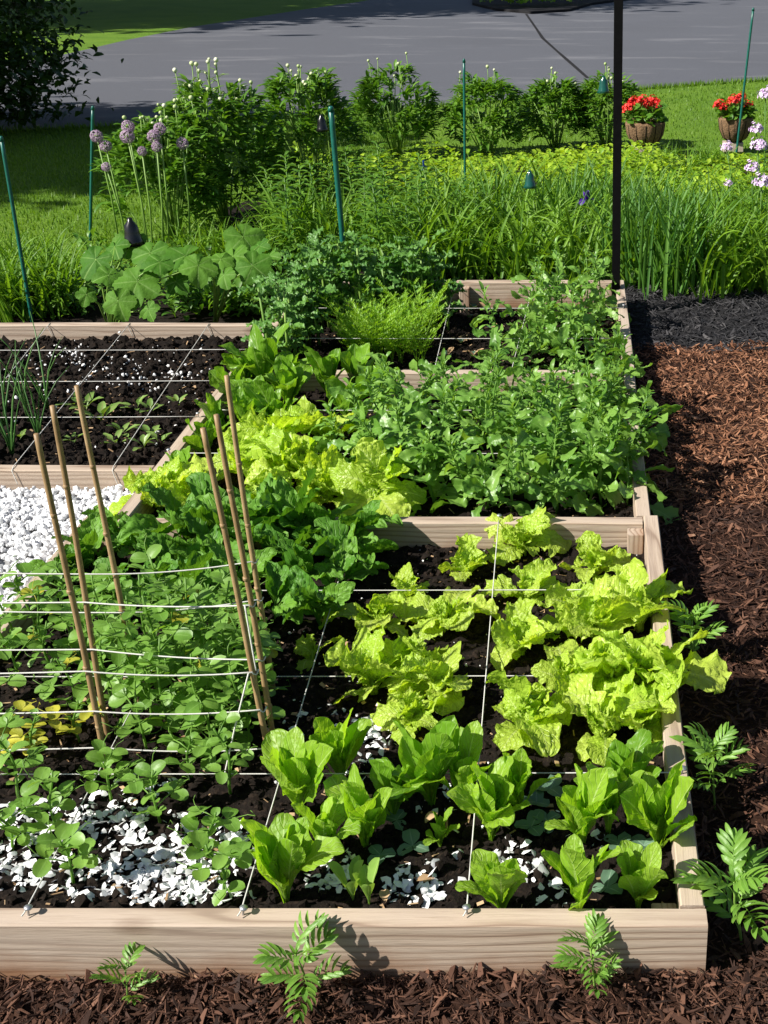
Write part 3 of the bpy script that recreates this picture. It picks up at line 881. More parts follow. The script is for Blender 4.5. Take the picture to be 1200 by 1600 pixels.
# romaine: upright spoon leaves in three ages
def rom(mat):
    return dict(
        outer=meshes('leaf', [leaf(.128 + .006 * k, .047 + .003 * k, w_romaine, 70 + 3 * k, 48 - 26 * (k % 3), 26, 13, .14 + .14 * (k % 2), .075, 1.2 + .35 * k, .10, 10, .2, 100 + k, (-.8, .5, -.3, .9, .1)[k], 1.7) for k in range(5)], mat),
        mid=meshes('leaf', [leaf(.152 + .010 * (k % 3), .046 + .004 * (k % 2), w_romaine, 82, 72 - 14 * (k % 3), 26, 13, .22 + .16 * (k % 2), .07, 1.3 + .35 * k, .10, 10, .18, 120 + k, (.6, -.7, .2, -.3, .9)[k], 1.5) for k in range(5)], mat),
        inner=meshes('leaf', [leaf(.138, .043, w_romaine, 87, 80 - 8 * k, 22, 11, .55, .04, 1.8, .09, 9, .08, 140 + k, (.5, -.5, .1)[k]) for k in range(3)], mat))
ROM, ROMD = rom(G['romaine']), rom(G['romaine_dark'])
heart_me = mesh('heart', join([tf(leaf(.07, .03, w_romaine, 86, 80, 7, 5, .8, .03, 2, .06, 6, 0, 160 + k), rz(k * 2.1)) for k in range(4)]), G['romaine'])
def romaine(loc, sc, label, group, lib=ROM, nl=9, rot=None):
    t = thing('romaine_lettuce', label, 'lettuce', loc, 0, group)
    a0 = U(0, 6.28) if rot is None else rot
    sc, nl = sc * U(.94, 1.06), nl + 3
    for i in range(nl):
        f = i / (nl - 1)
        kind = 'outer' if f < .38 else 'mid' if f < .75 else 'inner'
        ob('leaf', random.choice(lib[kind]), t, (0, 0, -.006), (U(-.16, .14), U(-.18, .18), a0 + i * 2.4 + U(-.45, .45)), sc * U(.72, 1.14))
    ob('heart', heart_me, t, (0, 0, 0), (0, 0, a0), sc)
    return t
FR = 'green romaine lettuces along the front of the bed'
front_rom = [
    (447, 1408, 1.02, 10, 'tall bright romaine beside the front board left of the pale seedlings'),
    (468, 1272, 1.06, 10, 'tall romaine standing right beside the foot of the front bamboo cane'),
    (572, 1325, 1.0, 10, 'romaine with broad spoon leaves directly behind the two pale seedlings'),
    (532, 1222, .95, 8, 'romaine behind the tall left pair, next to an eggshell patch'),
    (675, 1260, 1.02, 9, 'darker romaine whose one tall leaf stands before the lime lettuce'),
    (768, 1312, 1.08, 10, 'large romaine in the middle of the front group above a string'),
    (688, 1322, .50, 6, 'small low romaine beside the string at the middle of the group'),
    (784, 1428, .92, 8, 'romaine at the front board with leaves hanging over the board edge'),
    (912, 1318, 1.04, 10, 'pale green romaine with round upright leaves near bluish seedlings'),
    (905, 1424, .98, 9, 'romaine at the front board behind the right marigold'),
    (997, 1418, .78, 8, 'short romaine in the right corner of the front bed by the post'),
    (1028, 1326, 1.08, 10, 'full romaine pressed against the right side board'),
    (508, 1338, .85, 8, 'slim romaine between the tall bright one and the broad spoon leaved one'),
    (615, 1280, .85, 8, 'slim romaine leaning right, left of the darker one'),
    (722, 1258, .95, 8, 'upright romaine close behind the string in the middle of the row'),
    (812, 1268, .85, 8, 'romaine behind the large middle one, below the pointed lime lettuce'),
    (950, 1300, .85, 8, 'slim romaine between the round leaved one and the full one at the right'),
    (985, 1258, 1.05, 9, 'dark upright romaine behind the full one at the right side board')]
for px, py, sc, nl, lab in front_rom:
    lib = ROMD if 'dark' in lab else ROM
    romaine(soil_pt('front', px, py), sc, lab, FR, lib, nl)
pale = leaf_mat('pale_seedling_leaf', (.20, .36, .06), (.33, .48, .12), (.5, .6, .25), .3, .45, .2, 50)
PALE = dict(outer=meshes('leaf', [leaf(.085, .026, w_romaine, 76, 60, 10, 5, .5, .02, 2, .05, 6, 0, 170 + k) for k in range(2)], pale))
for px, py, lab in ((552, 1408, 'left pale narrow seedling just behind the front board'), (577, 1412, 'right pale narrow seedling just behind the front board')):
    t = thing('lettuce_seedling', lab, 'seedling', soil_pt('front', px, py), 0, 'pale seedlings at the front board')
    for i in range(4):
        ob('leaf', random.choice(PALE['outer']), t, (0, 0, 0), (U(-.15, .1), 0, i * 1.7 + U(-.3, .3)), U(.75, 1.05))

# lime loose-leaf lettuce: broad, puckered, frilled
def w_lett_b(u): return max(.03, (.16 + .84 * sm(.08, .62, u)) * tip(u, .68))
LET = dict(
    outer=meshes('leaf', [leaf(.150 + .012 * (k % 3), .092 + .012 * (k % 2), w_lett_b if k % 2 else w_lettuce, 50 + 6 * (k % 3), -20 - 16 * (k % 4), 32, 25, -.10 + .16 * (k % 3), .065, 2.3 + .5 * k, .075, 14 + k, .45, 200 + k, (-.9, .6, .2, -.5, 1.0, -.2, .7)[k], 1.2) for k in range(7)], G['lettuce']),
    mid=meshes('leaf', [leaf(.125 + .012 * (k % 3), .088, w_lettuce if k % 2 else w_lett_b, 72, 14 - 16 * (k % 4), 32, 25, .10 + .2 * (k % 3), .085, 2.6 + .5 * k, .12, 17, .5, 220 + k, (.8, -.7, .3, -.9, .5, -.1, 1.1)[k], 1.3) for k in range(7)], G['lettuce']),
    inner=meshes('leaf', [leaf(.080, .072, w_lettuce, 82, 36 + 8 * k, 28, 21, .35, .11, 3.0 + .5 * k, .20, 16, .5, 240 + k, (.7, -.6, .3, -.9)[k]) for k in range(4)], G['lettuce']))
def lettuce(loc, sc, label, group, nl=9):
    t = thing('leaf_lettuce', label, 'lettuce', loc, 0, group)
    a0 = U(0, 6.28)
    for i in range(nl):
        f = i / (nl - 1)
        kind = 'outer' if f < .42 else 'mid' if f < .76 else 'inner'
        ob('leaf', random.choice(LET[kind]), t, (U(-.008, .008), U(-.008, .008), .004 + .03 * f * sc), (U(-.30, .28), U(-.35, .35), a0 + i * 2.4 + U(-.5, .5)), sc * U(.58, 1.10))
    ob('stalk', stalk_me, t, (0, 0, 0), (0, 0, 0), sc)
    return t
stalk_me = mesh('stalk', tube([(0, 0, -.01), (0, 0, .03), (.002, 0, .06)], .010, 8, .006), G['lettuce'])
FL = 'lime green loose leaf lettuces in the front bed'
front_let = [
    (640, 945, .62, 8, 'small frilly lime lettuce between the spinach side and the string'),
    (650, 1060, .70, 8, 'lime lettuce filling the left group between its puckered heads'),
    (900, 965, .66, 8, 'lime lettuce behind the pale grey green leaf'),
    (1000, 1150, .70, 8, 'lime lettuce tucked between the dark romaine and the right board'),
    (818, 868, .86, 9, 'lime lettuce touching the middle board with one leaf lying over it'),
    (826, 940, .66, 8, 'small cupped lime lettuce right of the string in front of the middle board'),
    (728, 905, .66, 8, 'lime lettuce with a pale upright leaf left of the string near the middle board'),
    (700, 985, .80, 9, 'lime lettuce left of the string with a leaf spreading right across it'),
    (592, 990, .82, 9, 'frilly lime lettuce next to the dark spinach at the upper left'),
    (585, 1085, .88, 10, 'very puckered lime lettuce at the left edge of the group above shells'),
    (690, 1088, .74, 9, 'lime lettuce in the middle left behind the romaine row'),
    (648, 1140, .62, 8, 'small lime lettuce just behind the tall romaine leaf'),
    (815, 1022, .74, 9, 'compact lime lettuce standing alone right of the string crossing'),
    (930, 905, .70, 8, 'open lime lettuce below the right end of the middle board'),
    (930, 1000, .88, 9, 'large lime lettuce left of the right side board screw'),
    (1000, 985, .96, 9, 'lime lettuce whose leaf lies over the right side board'),
    (965, 1085, 1.0, 11, 'biggest frilly lime lettuce at the right of the group'),
    (1035, 1085, 1.12, 9, 'lime lettuce drooping far over the right board to the mulch'),
    (825, 1150, .96, 10, 'lime lettuce with one broad pointed leaf behind the centre romaine'),
    (945, 1165, .86, 9, 'lime lettuce in front of the right board behind the dark romaine'),
    (885, 1085, .78, 8, 'lime lettuce with a pale grey green leaf in the middle right')]
for px, py, sc, nl, lab in front_let:
    lettuce(soil_pt('front', px, py), sc * 1.02, lab, FL, nl + 4)
lettuce(soil_pt('front', 490, 1035), .55, 'small green lettuce between the spinach and the frilly lime lettuce', FL, 6)
t = lettuce(soil_pt('middle', 600, 800), 1.15, 'lime lettuce of the middle bed hanging over its front board', 'lime lettuces in the middle bed', 12)
t.location.z += .05; t.rotation_euler = (.5, 0, 0)
ML = 'lime lettuces in the middle bed'
mid_let = [(225, 797, .58, 'leftmost lime lettuce in the middle bed corner by the gravel'), (255, 792, .8, 'lime lettuce behind the spinach beside the corner lettuce'), (312, 795, .72, 'lime lettuce directly behind the right bamboo canes'),
           (385, 745, .95, 'lime lettuce right behind the tall bamboo cane'), (440, 715, 1.0, 'frilly lime lettuce at the centre of the middle bed clump'), (470, 760, 1.0, 'lime lettuce in front of the frilly central one in the middle bed'),
           (505, 700, .78, 'lime lettuce with a pale broad leaf beside the arugula'), (510, 790, .85, 'lime lettuce at the middle board beside the spinach tops'), (425, 795, .8, 'lime lettuce half hidden behind the spinach tops')]
for px, py, sc, lab in mid_let:
    lettuce(soil_pt('middle', px, py), sc * 1.28, lab, ML, 12)
MR = 'green romaine lettuces in the middle bed'
mid_rom = [(345, 640, 1.05, 'romaine behind the tallest right cane along the left side board'), (322, 690, .95, 'romaine leaning over the left side board near the canes'), (300, 715, .85, 'short romaine in the corner under the string at the left board'),
           (415, 615, 1.15, 'tall romaine in the back left corner of the middle bed'), (400, 670, .95, 'romaine between the tall corner one and the lime lettuce'), (452, 640, 1.0, 'romaine right of the tall corner romaine in the middle bed'),
           (515, 625, 1.05, 'romaine in front of the carrots at the divider board'), (595, 640, 1.0, 'romaine with one tall pale leaf in front of the divider board'), (545, 665, .9, 'broad romaine between the lime lettuce and the arugula'),
           (375, 600, 1.05, 'romaine in the very back corner where left bed and divider meet'), (560, 610, 1.0, 'romaine standing close behind the tall pale leaf at the divider'), (360, 680, .95, 'romaine just left of the tallest right cane'), (435, 680, .9, 'romaine with upright leaves bordering the lime lettuces'),
           (260, 760, .75, 'small romaine at the left board beside the gravel'), (470, 590, .9, 'romaine half hidden behind others below the carrots')]
for px, py, sc, lab in mid_rom:
    if px < 400: px, sc = px + 24, sc * .88
    romaine(soil_pt('middle', px, py), sc * 1.18, lab, MR, ROMD, 10)

# spinach
SPI = meshes('leaf', [leaf(.138 + .008 * (k % 3), .056 + .005 * (k % 3), w_spinach, 78 - 8 * (k % 4), 30 - 24 * (k % 4), 24, 15, .10 + .16 * (k % 3), .055, 1.4 + .25 * k, .20, 10, .14, 300 + k, (-.9, .6, .2, -.4, 1.0, -.2, .7, -.7, .3)[k], 1.3) for k in range(9)], G['spinach'])
spin = [(135, 850, 'spinach plant against the left side board beside the gravel'), (190, 868, 'spinach plant in the back left corner below the middle board'), (235, 885, 'spinach plant behind the second left cane, right of the corner one'),
        (115, 915, 'spinach plant between the two leftmost canes and the gravel'), (55, 930, 'spinach plant leaning out over the white gravel at the left'), (250, 950, 'spinach plant just right of the third left cane near the peas'),
        (330, 905, 'spinach plant in the centre of the patch behind the twine'), (300, 965, 'spinach plant at the front of the patch where it meets the peas'), (385, 885, 'spinach plant directly behind the rear right cane'),
        (430, 862, 'spinach plant right of the canes against the middle board'), (480, 850, 'tall spinach plant below the lime lettuces of the middle board'), (525, 880, 'spinach plant with long stalked leaves over the bare soil'),
        (470, 935, 'spinach plant at the right front of the patch beside the string'), (430, 970, 'spinach plant touching the front right cane at its right'), (525, 935, 'outermost spinach plant on the right, beside the frilly lime lettuce'),
        (185, 950, 'spinach plant between the second and third left canes'), (375, 950, 'spinach plant left of the right canes under the second twine'), (555, 862, 'spinach plant under the lime lettuce that hangs over the board'),
        (150, 895, 'spinach plant crossed by the second left cane'), (275, 905, 'spinach plant under the upper rear twine'), (350, 852, 'tall spinach plant at the middle board right behind the canes'), (455, 900, 'large spinach plant right of the rear right cane'), (550, 905, 'spinach plant spreading to the right over dark soil'), (500, 985, 'spinach plant right of the canes nearest the front'), (300, 850, 'spinach plant beside the brown dry leaf at the middle board'), (500, 852, 'spinach plant at the middle board behind the one with long stalks')]
for i, (px, py, lab) in enumerate(spin):
    t = thing('spinach_plant', lab, 'spinach', soil_pt('front', px, py), 0, 'spinach plants behind the peas', scale=.68 if px < 140 else .88 if px < 260 else 1.0 if py > 895 or px > 490 else 1.25)
    a0 = U(0, 6.28)
    for k in range(9):
        ob('leaf', random.choice(SPI), t, (0, 0, U(0, .03)), (U(-.2, .25), U(-.3, .3), a0 + k * 2.4 + U(-.4, .4)), U(.7, 1.12))

# peas
def pea_leaf(k):
    gs = [tube([(0, 0, 0), (0, .018, .006), (0, .034, .008)], .0012, 5)]
    for s in (-1, 1):
        g = leaf(.030, .024, w_oval, 12, -18, 7, 5, .25, .02, 1, .06, 4, 0, 400 + k * 2 + s)
        gs.append(tf(g, rz(-s * 1.15) @ rx(U(-.3, .3)), (0, .020 if k % 2 else .030, .007)))
    if k % 3 == 0:
        g = leaf(.026, .020, w_oval, 12, -10, 7, 5, .25, .02, 1, .06, 4, 0, 420 + k)
        gs.append(tf(g, rz(.3), (0, .034, .008)))
    gs.append(tube([(0, .034, .008), (.004, .05, .016), (.012, .06, .02), (.014, .055, .03), (.008, .053, .028)], .0007, 4))
    return join(gs)
PEA = meshes('leaf', [pea_leaf(k) for k in range(6)], G['pea'])
PEAY = meshes('leaf', [pea_leaf(k) for k in range(3)], G['pea_y'])
def pea_stem(k, h):
    q = np.random.default_rng(500 + k)
    d = q.random(4) * 6
    pts = [(.012 * sin(s * 5 + d[0]) * s, .012 * cos(s * 4 + d[1]) * s, h * s) for s in np.linspace(0, 1, 9)]
    gs = [tube(pts, .0028, 6, .0018)]
    for s in (.25, .5, .75, .95):
        p = pts[int(s * 8)]
        for t in (0, pi):
            gs.append(tf(leaf(.019, .016, w_oval, 40, 0, 5, 5, .3, 0, 1, 0, 1, 0, k), rz(t + s * 9), p))
    return join(gs), pts
PS = []
for k, h in enumerate((.10, .14, .18, .23, .27)):
    g, pts = pea_stem(k, h)
    PS.append((mesh('stem', g, G['pea']), pts, h))
peas_tall = [(60, 1010, 2), (110, 990, 2), (30, 1075, 2), (145, 1060, 2), (190, 1075, 4), (240, 1050, 3), (290, 1040, 2), (260, 1110, 4), (300, 1120, 4), (335, 1085, 3), (370, 1060, 3), (215, 1130, 3), (350, 1140, 2), (395, 1120, 3), (390, 1170, 2), (330, 1175, 2), (270, 1160, 3), (230, 1175, 2),
             (170, 1010, 2), (85, 1060, 1), (340, 1020, 2), (290, 1085, 3), (15, 1020, 2), (415, 1080, 2), (370, 1120, 3), (310, 1150, 2), (120, 1120, 1), (225, 1090, 3), (200, 1030, 3), (265, 1020, 3), (310, 1060, 3), (345, 1060, 3), (390, 1085, 3), (240, 1140, 3), (290, 1150, 2), (360, 1185, 1), (180, 1120, 2), (410, 1140, 3), (130, 1035, 2), (75, 1035, 2), (385, 1030, 2)]
for px, py, k in peas_tall:
    t = thing('pea_plant', 'pea vine close to the foot of the right bamboo canes' if px > 345 else 'pea vine left of the front left cane by the board' if px < 135 else 'pea vine between the canes at the front of the tangle' if py > 1105 else 'pea vine between the canes beside the spinach', 'pea plant', soil_pt('front', px, py), U(0, 6.28), 'pea vines under the twine')
    me, pts, h = PS[k]
    ob('stem', me, t)
    for i in range(6 + k):
        s = .18 + .8 * i / (5 + k)
        p = pts[int(s * 8)]
        ob('leaf', random.choice(PEAY if random.random() < .05 else PEA), t, p, (U(-.5, .5), U(-.4, .4), i * 2.5 + U(-.5, .5)), U(.65, 1.35))
peas_front = [(250, 1285, 'pea seedling with a leaning stem between two shell patches'), (175, 1255, 'round leaved pea seedling in front of the left cane'), (360, 1240, 'pea seedling with broad leaves in front of the right cane'),
              (335, 1345, 'pea seedling standing on white shells left of the front string'), (115, 1380, 'pea seedling close to the front board beside the left string'), (95, 1310, 'pea seedling on the left edge of the large shell patch'),
              (20, 1330, 'pea seedling at the left edge of the picture among shells'), (30, 1250, 'pea seedling behind the left shell patch'), (350, 1395, 'pea seedling near the front board between the screws'), (300, 1215, 'pea seedling just in front of the pea tangle')]
for px, py, lab in peas_front:
    t = thing('pea_seedling', lab, 'pea plant', soil_pt('front', px, py), U(0, 6.28), 'pea seedlings among the eggshells')
    k = random.choice((0, 0, 1))
    me, pts, h = PS[k]
    ob('stem', me, t)
    for i in range(6):
        p = pts[min(8, 2 + i)]
        ob('leaf', random.choice(PEA), t, p, (U(-.2, .5), U(-.3, .3), i * 2.5 + U(-.5, .5)), U(.85, 1.2))
for px, py, lab in ((25, 1165, 'yellowing pea seedling at the left edge behind the string'), (60, 1185, 'yellowed limp pea seedling left of the front left cane'), (125, 1160, 'yellow green pea seedling right behind the front left cane')):
    t = thing('pea_seedling', lab, 'pea plant', soil_pt('front', px, py), U(0, 6.28), 'yellowing pea seedlings')
    me, pts, h = PS[0]
    ob('stem', me, t)
    for i in range(5):
        ob('leaf', random.choice(PEAY + PEA[:1]), t, pts[2 + i], (U(-.5, .1), U(-.3, .3), i * 2.5), U(.8, 1.1))

# small bluish seedlings and dry leaves on the soil
blu = leaf_mat('bluish_seedling_leaf', (.09, .17, .11), (.16, .27, .17), (.3, .4, .3), .2, .5, .2, 50)
BL = meshes('leaf', [leaf(.030, .026, w_oval, 10, -8, 6, 5, .2, .05, 2, .08, 4, .2, 600 + k) for k in range(3)], blu)
for px, py in ((838, 1262), (855, 1290), (965, 1325), (948, 1395), (1005, 1330), (595, 1345), (620, 1290), (645, 1330), (860, 1240), (830, 1300)):
    t = thing('broccoli_seedling', 'tiny bluish green seedling lying low on the soil among the romaine', 'seedling', soil_pt('front', px, py), U(0, 6), 'tiny bluish seedlings among the romaine')
    for i in range(3):
        ob('leaf', random.choice(BL), t, (0, 0, .012), (U(-.2, .3), 0, i * 2.1), U(.8, 1.2))
DRY = meshes('dry_leaf', [leaf(.05, .028, w_lance, 15, -10, 8, 5, .4, .06, 1.5, .1, 4, .2, 620 + k) for k in range(3)], M['dry'])
for px, py, lab in ((680, 1378, 'dry tan leaf lying on soil in front of the small romaine'), (600, 1395, 'curled orange dry leaf beside the pale seedlings'), (128, 1100, 'brown dry leaf under the twine beside the front left cane'), (300, 860, 'brown dry leaf on soil at the middle board'), (665, 1290, 'tan dry leaf left of the small low romaine')):
    x, y, z = soil_pt('front', px, py)
    thing('dry_leaf', lab, 'dry leaf', (x, y, z + .006), U(0, 6), None, random.choice(DRY), .62)

# arugula
ARU = meshes('leaf', [leaf(.105 + .01 * (k % 3), .046, w_arugula, 52 - 12 * (k % 4), -10 - 26 * (k % 3), 22, 9, .10 + .2 * (k % 2), .085, 1.5 + .3 * k, .14, 8, .45, 700 + k, (-1.1, .7, .2, -.6, 1.2, -.3, .9, -.9)[k], 1.2) for k in range(8)], G['arugula'])
ARS = []
for k, h in enumerate((.14, .20, .26, .33)):
    q = np.random.default_rng(720 + k); d = q.random(3) * 6
    pts = [(.03 * sin(s * 2.5 + d[0]) * s, .03 * cos(s * 2 + d[1]) * s, h * s) for s in np.linspace(0, 1, 8)]
    gs = [tube(pts, .0038, 6, .002)]
    # a tuft of small young leaves at the shoot tip
    for j in range(26):
        gs.append(tf(leaf(.030 + .022 * q.random(), .014, w_arugula if j % 2 else w_lance, 60, -10, 7, 3, .3, .05, 1, 0, 1, .3, j), rz(j * 2.4) @ rx(-.05 * j + .4), np.array(pts[-1]) * (1 - .022 * j)))
    ARS.append((mesh('stem', join(gs), G['arugula']), pts, h))
def arugula(loc, k, label, group, nl=12, sc=1.0):
    t = thing('arugula_plant', label, 'arugula', loc, 0, group, scale=sc)
    t.rotation_euler = (U(-.3, .3), U(-.3, .3), U(0, 6.28))
    me, pts, h = ARS[k]
    ob('stem', me, t)
    for i in range(nl):
        s = .05 + .9 * i / nl
        ob('leaf', random.choice(ARU), t, pts[int(s * 7)], (U(-.5, .5), U(-.5, .5), i * 2.4 + U(-.4, .4)), U(.8, 1.35) * (1.12 - .45 * s))
aru = [(580, 740), (620, 700), (600, 775), (655, 745), (690, 690), (700, 770), (655, 650), (740, 720), (745, 650), (700, 640), (790, 690), (780, 760), (830, 650), (840, 720), (850, 785), (880, 670), (900, 740), (930, 690), (945, 640), (960, 750),
       (985, 700), (990, 660), (1000, 780), (985, 790), (920, 790), (760, 795), (660, 800), (795, 640), (880, 630), (560, 690), (730, 790), (970, 625), (820, 770), (615, 745), (640, 690), (720, 760), (760, 670), (815, 720), (860, 755), (905, 780), (935, 730), (975, 745), (1000, 735), (870, 700), (680, 740), (580, 700), (540, 740), (560, 770), (630, 790), (770, 720), (910, 660), (960, 665), (800, 800), (870, 800), (745, 690), (590, 660), (680, 790), (940, 790)]
for i, (px, py) in enumerate(aru):
    if px < 590 and py < 735: continue
    if px < 665 and py > 770: continue
    arugula(soil_pt('middle', px, py), random.choice((0, 1, 1, 2, 2)), ('leafy arugula plant at the right side board of the middle bed' if px > 925 else 'leafy arugula plant just behind the front board of the middle bed' if py > 765 else 'leafy arugula plant next to the lime lettuces of the middle bed' if px < 650 else 'leafy arugula plant in front of the divider board' if py < 665 else 'leafy arugula plant in the heart of the middle bed patch'), 'arugula plants in the middle bed', 13)
for i, (px, py) in enumerate(((800, 560), (835, 555), (870, 560), (915, 560), (945, 550), (860, 530), (905, 525), (935, 520), (780, 575), (820, 575), (890, 575), (930, 575), (955, 530), (880, 510), (850, 505), (925, 500), (840, 535), (960, 570))):
    if px > 938: continue
    arugula(soil_pt('back', px, py), random.choice((2, 3, 3)), 'tall bolting arugula plant at the right end of the back bed', 'bolting arugula in the back bed', 13)

# kale and carrots in the back bed
def w_frill(u): return max(.03, (.10 + .9 * sm(.15, .5, u)) * tip(u, .6))
KAL = meshes('leaf', [leaf(.13, .060, w_frill, 62 - 8 * (k % 3), -14, 22, 13, .15, .16, 5.0, .20, 12, .5, 800 + k, U(-.5, .5)) for k in range(6)], G['kale'])
KST = [(mesh('stem', tube([(0, 0, 0), (.008, .006, h * .5), (.004, .014, h)], .006, 7, .004), G['stem']), h) for h in (.18, .26, .34)]
kal = [(560, 455), (610, 450), (650, 450), (520, 450), (480, 470), (690, 470), (640, 490), (425, 555), (455, 560), (485, 555), (515, 545), (560, 515), (700, 520), (680, 500), (465, 535), (445, 545), (500, 530), (470, 500), (530, 500), (570, 490), (610, 500), (645, 520), (590, 470), (660, 495), (540, 470), (480, 520), (630, 475), (440, 515), (505, 475)]
for px, py in kal:
    if px > 505: py = min(py, 478)
    elif px > 470: py = min(py, 505)
    x, y, z = soil_pt('back', px, py + 38)
    t = thing('kale_plant', 'frilly kale plant left of the carrots near the left bed corner' if px < 500 else 'frilly kale plant in front of the thick green stake' if px < 580 else 'frilly kale plant right of the thick green stake behind the carrots', 'kale', (x, y, z), U(0, 6.28), 'kale plants in the back bed')
    me, h = random.choice(KST)
    ob('stem', me, t)
    for i in range(13):
        s = .2 + .8 * i / 12
        ob('leaf', random.choice(KAL), t, (.006, .008, h * s), (U(-.3, .3), U(-.3, .3), i * 2.4), U(.65, 1.1) * (1.1 - .3 * s))
def frond(k):
    q = np.random.default_rng(820 + k)
    lean = .4 + .5 * q.random()
    pts = [np.array((0, lean * .10 * s ** 1.8, .17 * s)) for s in np.linspace(0, 1, 8)]
    gs = [tube(pts, .0013, 4, .0007)]
    for i in range(3, 8):
        for sd_ in (-1, 1):
            base = pts[i]
            for j in range(4):
                o = base + np.array((sd_ * .009 * (j + 1) * (1.3 - i * .1), .004 * j, .004 * j))
                for a in range(3):
                    gs.append(tf(leaf(.013, .0035, w_lance, 30, 5, 3, 2, 0, 0, 1, 0, 1, 0, a), rz(-sd_ * (.2 + a * .8)) @ rx(q.random() * .6), o))
    return join(gs)
CAR = [frond(k) for k in range(5)]
CARM = meshes('carrot_top', [join([tf(CAR[(k + j) % 5], rz(j * 1.3 + U(-.3, .3)), (0, 0, 0), U(.75, 1.15)) for j in range(6)]) for k in range(4)], G['carrot'])
for k in range(30):
    px, py = U(535, 668), U(550, 578)
    if k % 3 == 0: py = U(530, 550)
    x, y, z = soil_pt('back', px, py)
    thing('carrot_top', 'feathery bright green carrot top in the row behind the divider board', 'carrot top', (x, y, z), U(0, 6.28), 'carrot tops in the back bed', CARM[k % 4], U(.85, 1.2))
# reddish seedlings in the bare part of the back bed
for px, py in ((735, 500), (760, 490), (790, 500), (720, 540), (770, 520), (700, 560), (745, 470), (740, 560), (815, 495)):
    t = thing('chard_seedling', 'small reddish seedling on the bare soil of the back bed', 'seedling', soil_pt('back', px, py), U(0, 6), 'seedlings on the bare soil of the back bed')
    for i in range(4):
        ob('leaf', random.choice(DRY if i % 2 else BL), t, (0, 0, .01), (U(.2, .7), 0, i * 1.6), U(.7, 1.1))

# left bed: beet seedlings and onions
BEE = meshes('leaf', [leaf(.058, .020, w_spinach, 66 - 10 * k, 5, 9, 5, .25, .05, 2, .08, 5, .1, 840 + k) for k in range(4)], G['beet'])
beets = [(135, 640, 'beet seedling by the tall left cane', 1.3), (160, 660, 'largest beet seedling, directly above the third string', 1.6), (120, 635, 'pale beet seedling left of the tall cane', 1.2), (215, 640, 'beet seedling with upright leaves left of the string', 1.1), (235, 645, 'beet seedling touching the string in the left bed', 1.1), (278, 635, 'beet seedling beside the right end of the soil', 1.0), (190, 680, 'beet seedling with red stems below the third string', 1.1), (182, 695, 'low beet seedling near the gravel side', 1.0), (235, 685, 'beet seedling right of the string below the third string', 1.1), (225, 700, 'beet seedling close to the front board of the left bed', 1.1), (250, 695, 'beet seedling beside the right board near the front', 1.0), (115, 690, 'tiny beet seedling between the two left canes', .8), (30, 690, 'tiny seedling beside the onions', .8)]
for px, py, lab, sc in beets:
    t = thing('beet_seedling', lab, 'seedling', soil_pt('left', px, py), U(0, 6), 'beet seedlings in the left bed')
    for i in range(5):
        ob('leaf', random.choice(BEE), t, (0, 0, 0), (U(-.2, .2), 0, i * 1.35 + U(-.2, .2)), sc * U(.8, 1.1))
ONI = []
for k in range(4):
    b = U(.02, .09)
    ONI.append(mesh('leaf', tube([(0, 0, 0), (.0, b * .15, .07), (.0, b * .5, .15), (0, b, .21), (0, b * 1.6, .255)], .0038, 6, .0008), G['onion']))
for px, py, lab in ((20, 715, 'onion with long leaves at the left edge of the bed'), (62, 690, 'onion with a fan of leaves left of the tall cane'), (45, 660, 'onion behind the front onions at the left string'), (75, 640, 'onion standing where the strings cross'), (8, 670, 'onion cut by the left edge of the picture')):
    t = thing('onion_plant', lab, 'onion', soil_pt('left', px, py), U(0, 6), 'onions in the left bed')
    for i in range(5):
        ob('leaf', random.choice(ONI), t, (0, 0, 0), (U(-.2, .1), U(-.2, .2), i * 1.3), U(.85, 1.2))

# marigolds along the outside of the front bed
def mari_leaf(k):
    gs, L = [], .074
    pts = [np.array((0, L * s_, .022 * sin(s_ * 2.4) + .012 * s_ - .03 * s_ * s_ * (k % 3))) for s_ in np.linspace(0, 1, 7)]
    gs.append(tube(pts, .0012, 5, .0006))
    for i in range(2, 7):
        for sd_ in (-1, 1):
            ll = (.024, .034, .038, .036, .030)[i - 2] * U(.9, 1.1)
            g = leaf(ll * 1.42, .0122, w_lance, 16 + 8 * (k % 2), -22, 8, 3, .35, .0, 1, 0, 1, .25, k * 7 + i)
            gs.append(tf(g, rz(-sd_ * (1.08 - .10 * i + U(-.08, .08))) @ ry(sd_ * .25), pts[i] - (0, .003 * sd_, 0)))
    gs.append(tf(leaf(.038, .013, w_lance, 0, -25, 8, 3, .35, 0, 1, 0, 1, .25, k), np.eye(3), pts[-1]))
    return join(gs)
MAR = meshes('leaf', [mari_leaf(k) for k in range(5)], G['marigold'])
MST = mesh('stem', tube([(0, 0, -.02), (.002, .001, .06), (0, .003, .12), (.003, 0, .17)], .0030, 7, .002), G['stem'])
tuft = mesh('shoot_tip', join([tf(leaf(.028, .007, w_lance, 75, 50, 5, 3, .3), rz(k * 1.3) @ rx(-.1 * k)) for k in range(8)]), G['marigold'])
GM = 'marigold seedlings around the front bed'
def marigold(x, y, z, sc, label, nl=8, rot=0):
    t = thing('marigold_plant', label, 'marigold', (x, y, z), rot, GM, scale=sc)
    ob('stem', MST, t)
    t.rotation_euler = (U(-.22, .16), U(-.2, .2), rot)
    ob('shoot_tip', tuft, t, (.003, 0, .165))
    for i in range(nl):
        s = .25 + .72 * i / (nl - 1)
        ob('leaf', random.choice(MAR), t, (.002, .001, .17 * s), (U(.25, .6), U(-.2, .2), i * 2.2 + U(-.3, .3)), (.62 + .5 * sin(pi * (s * .85))) * U(.8, 1.05))
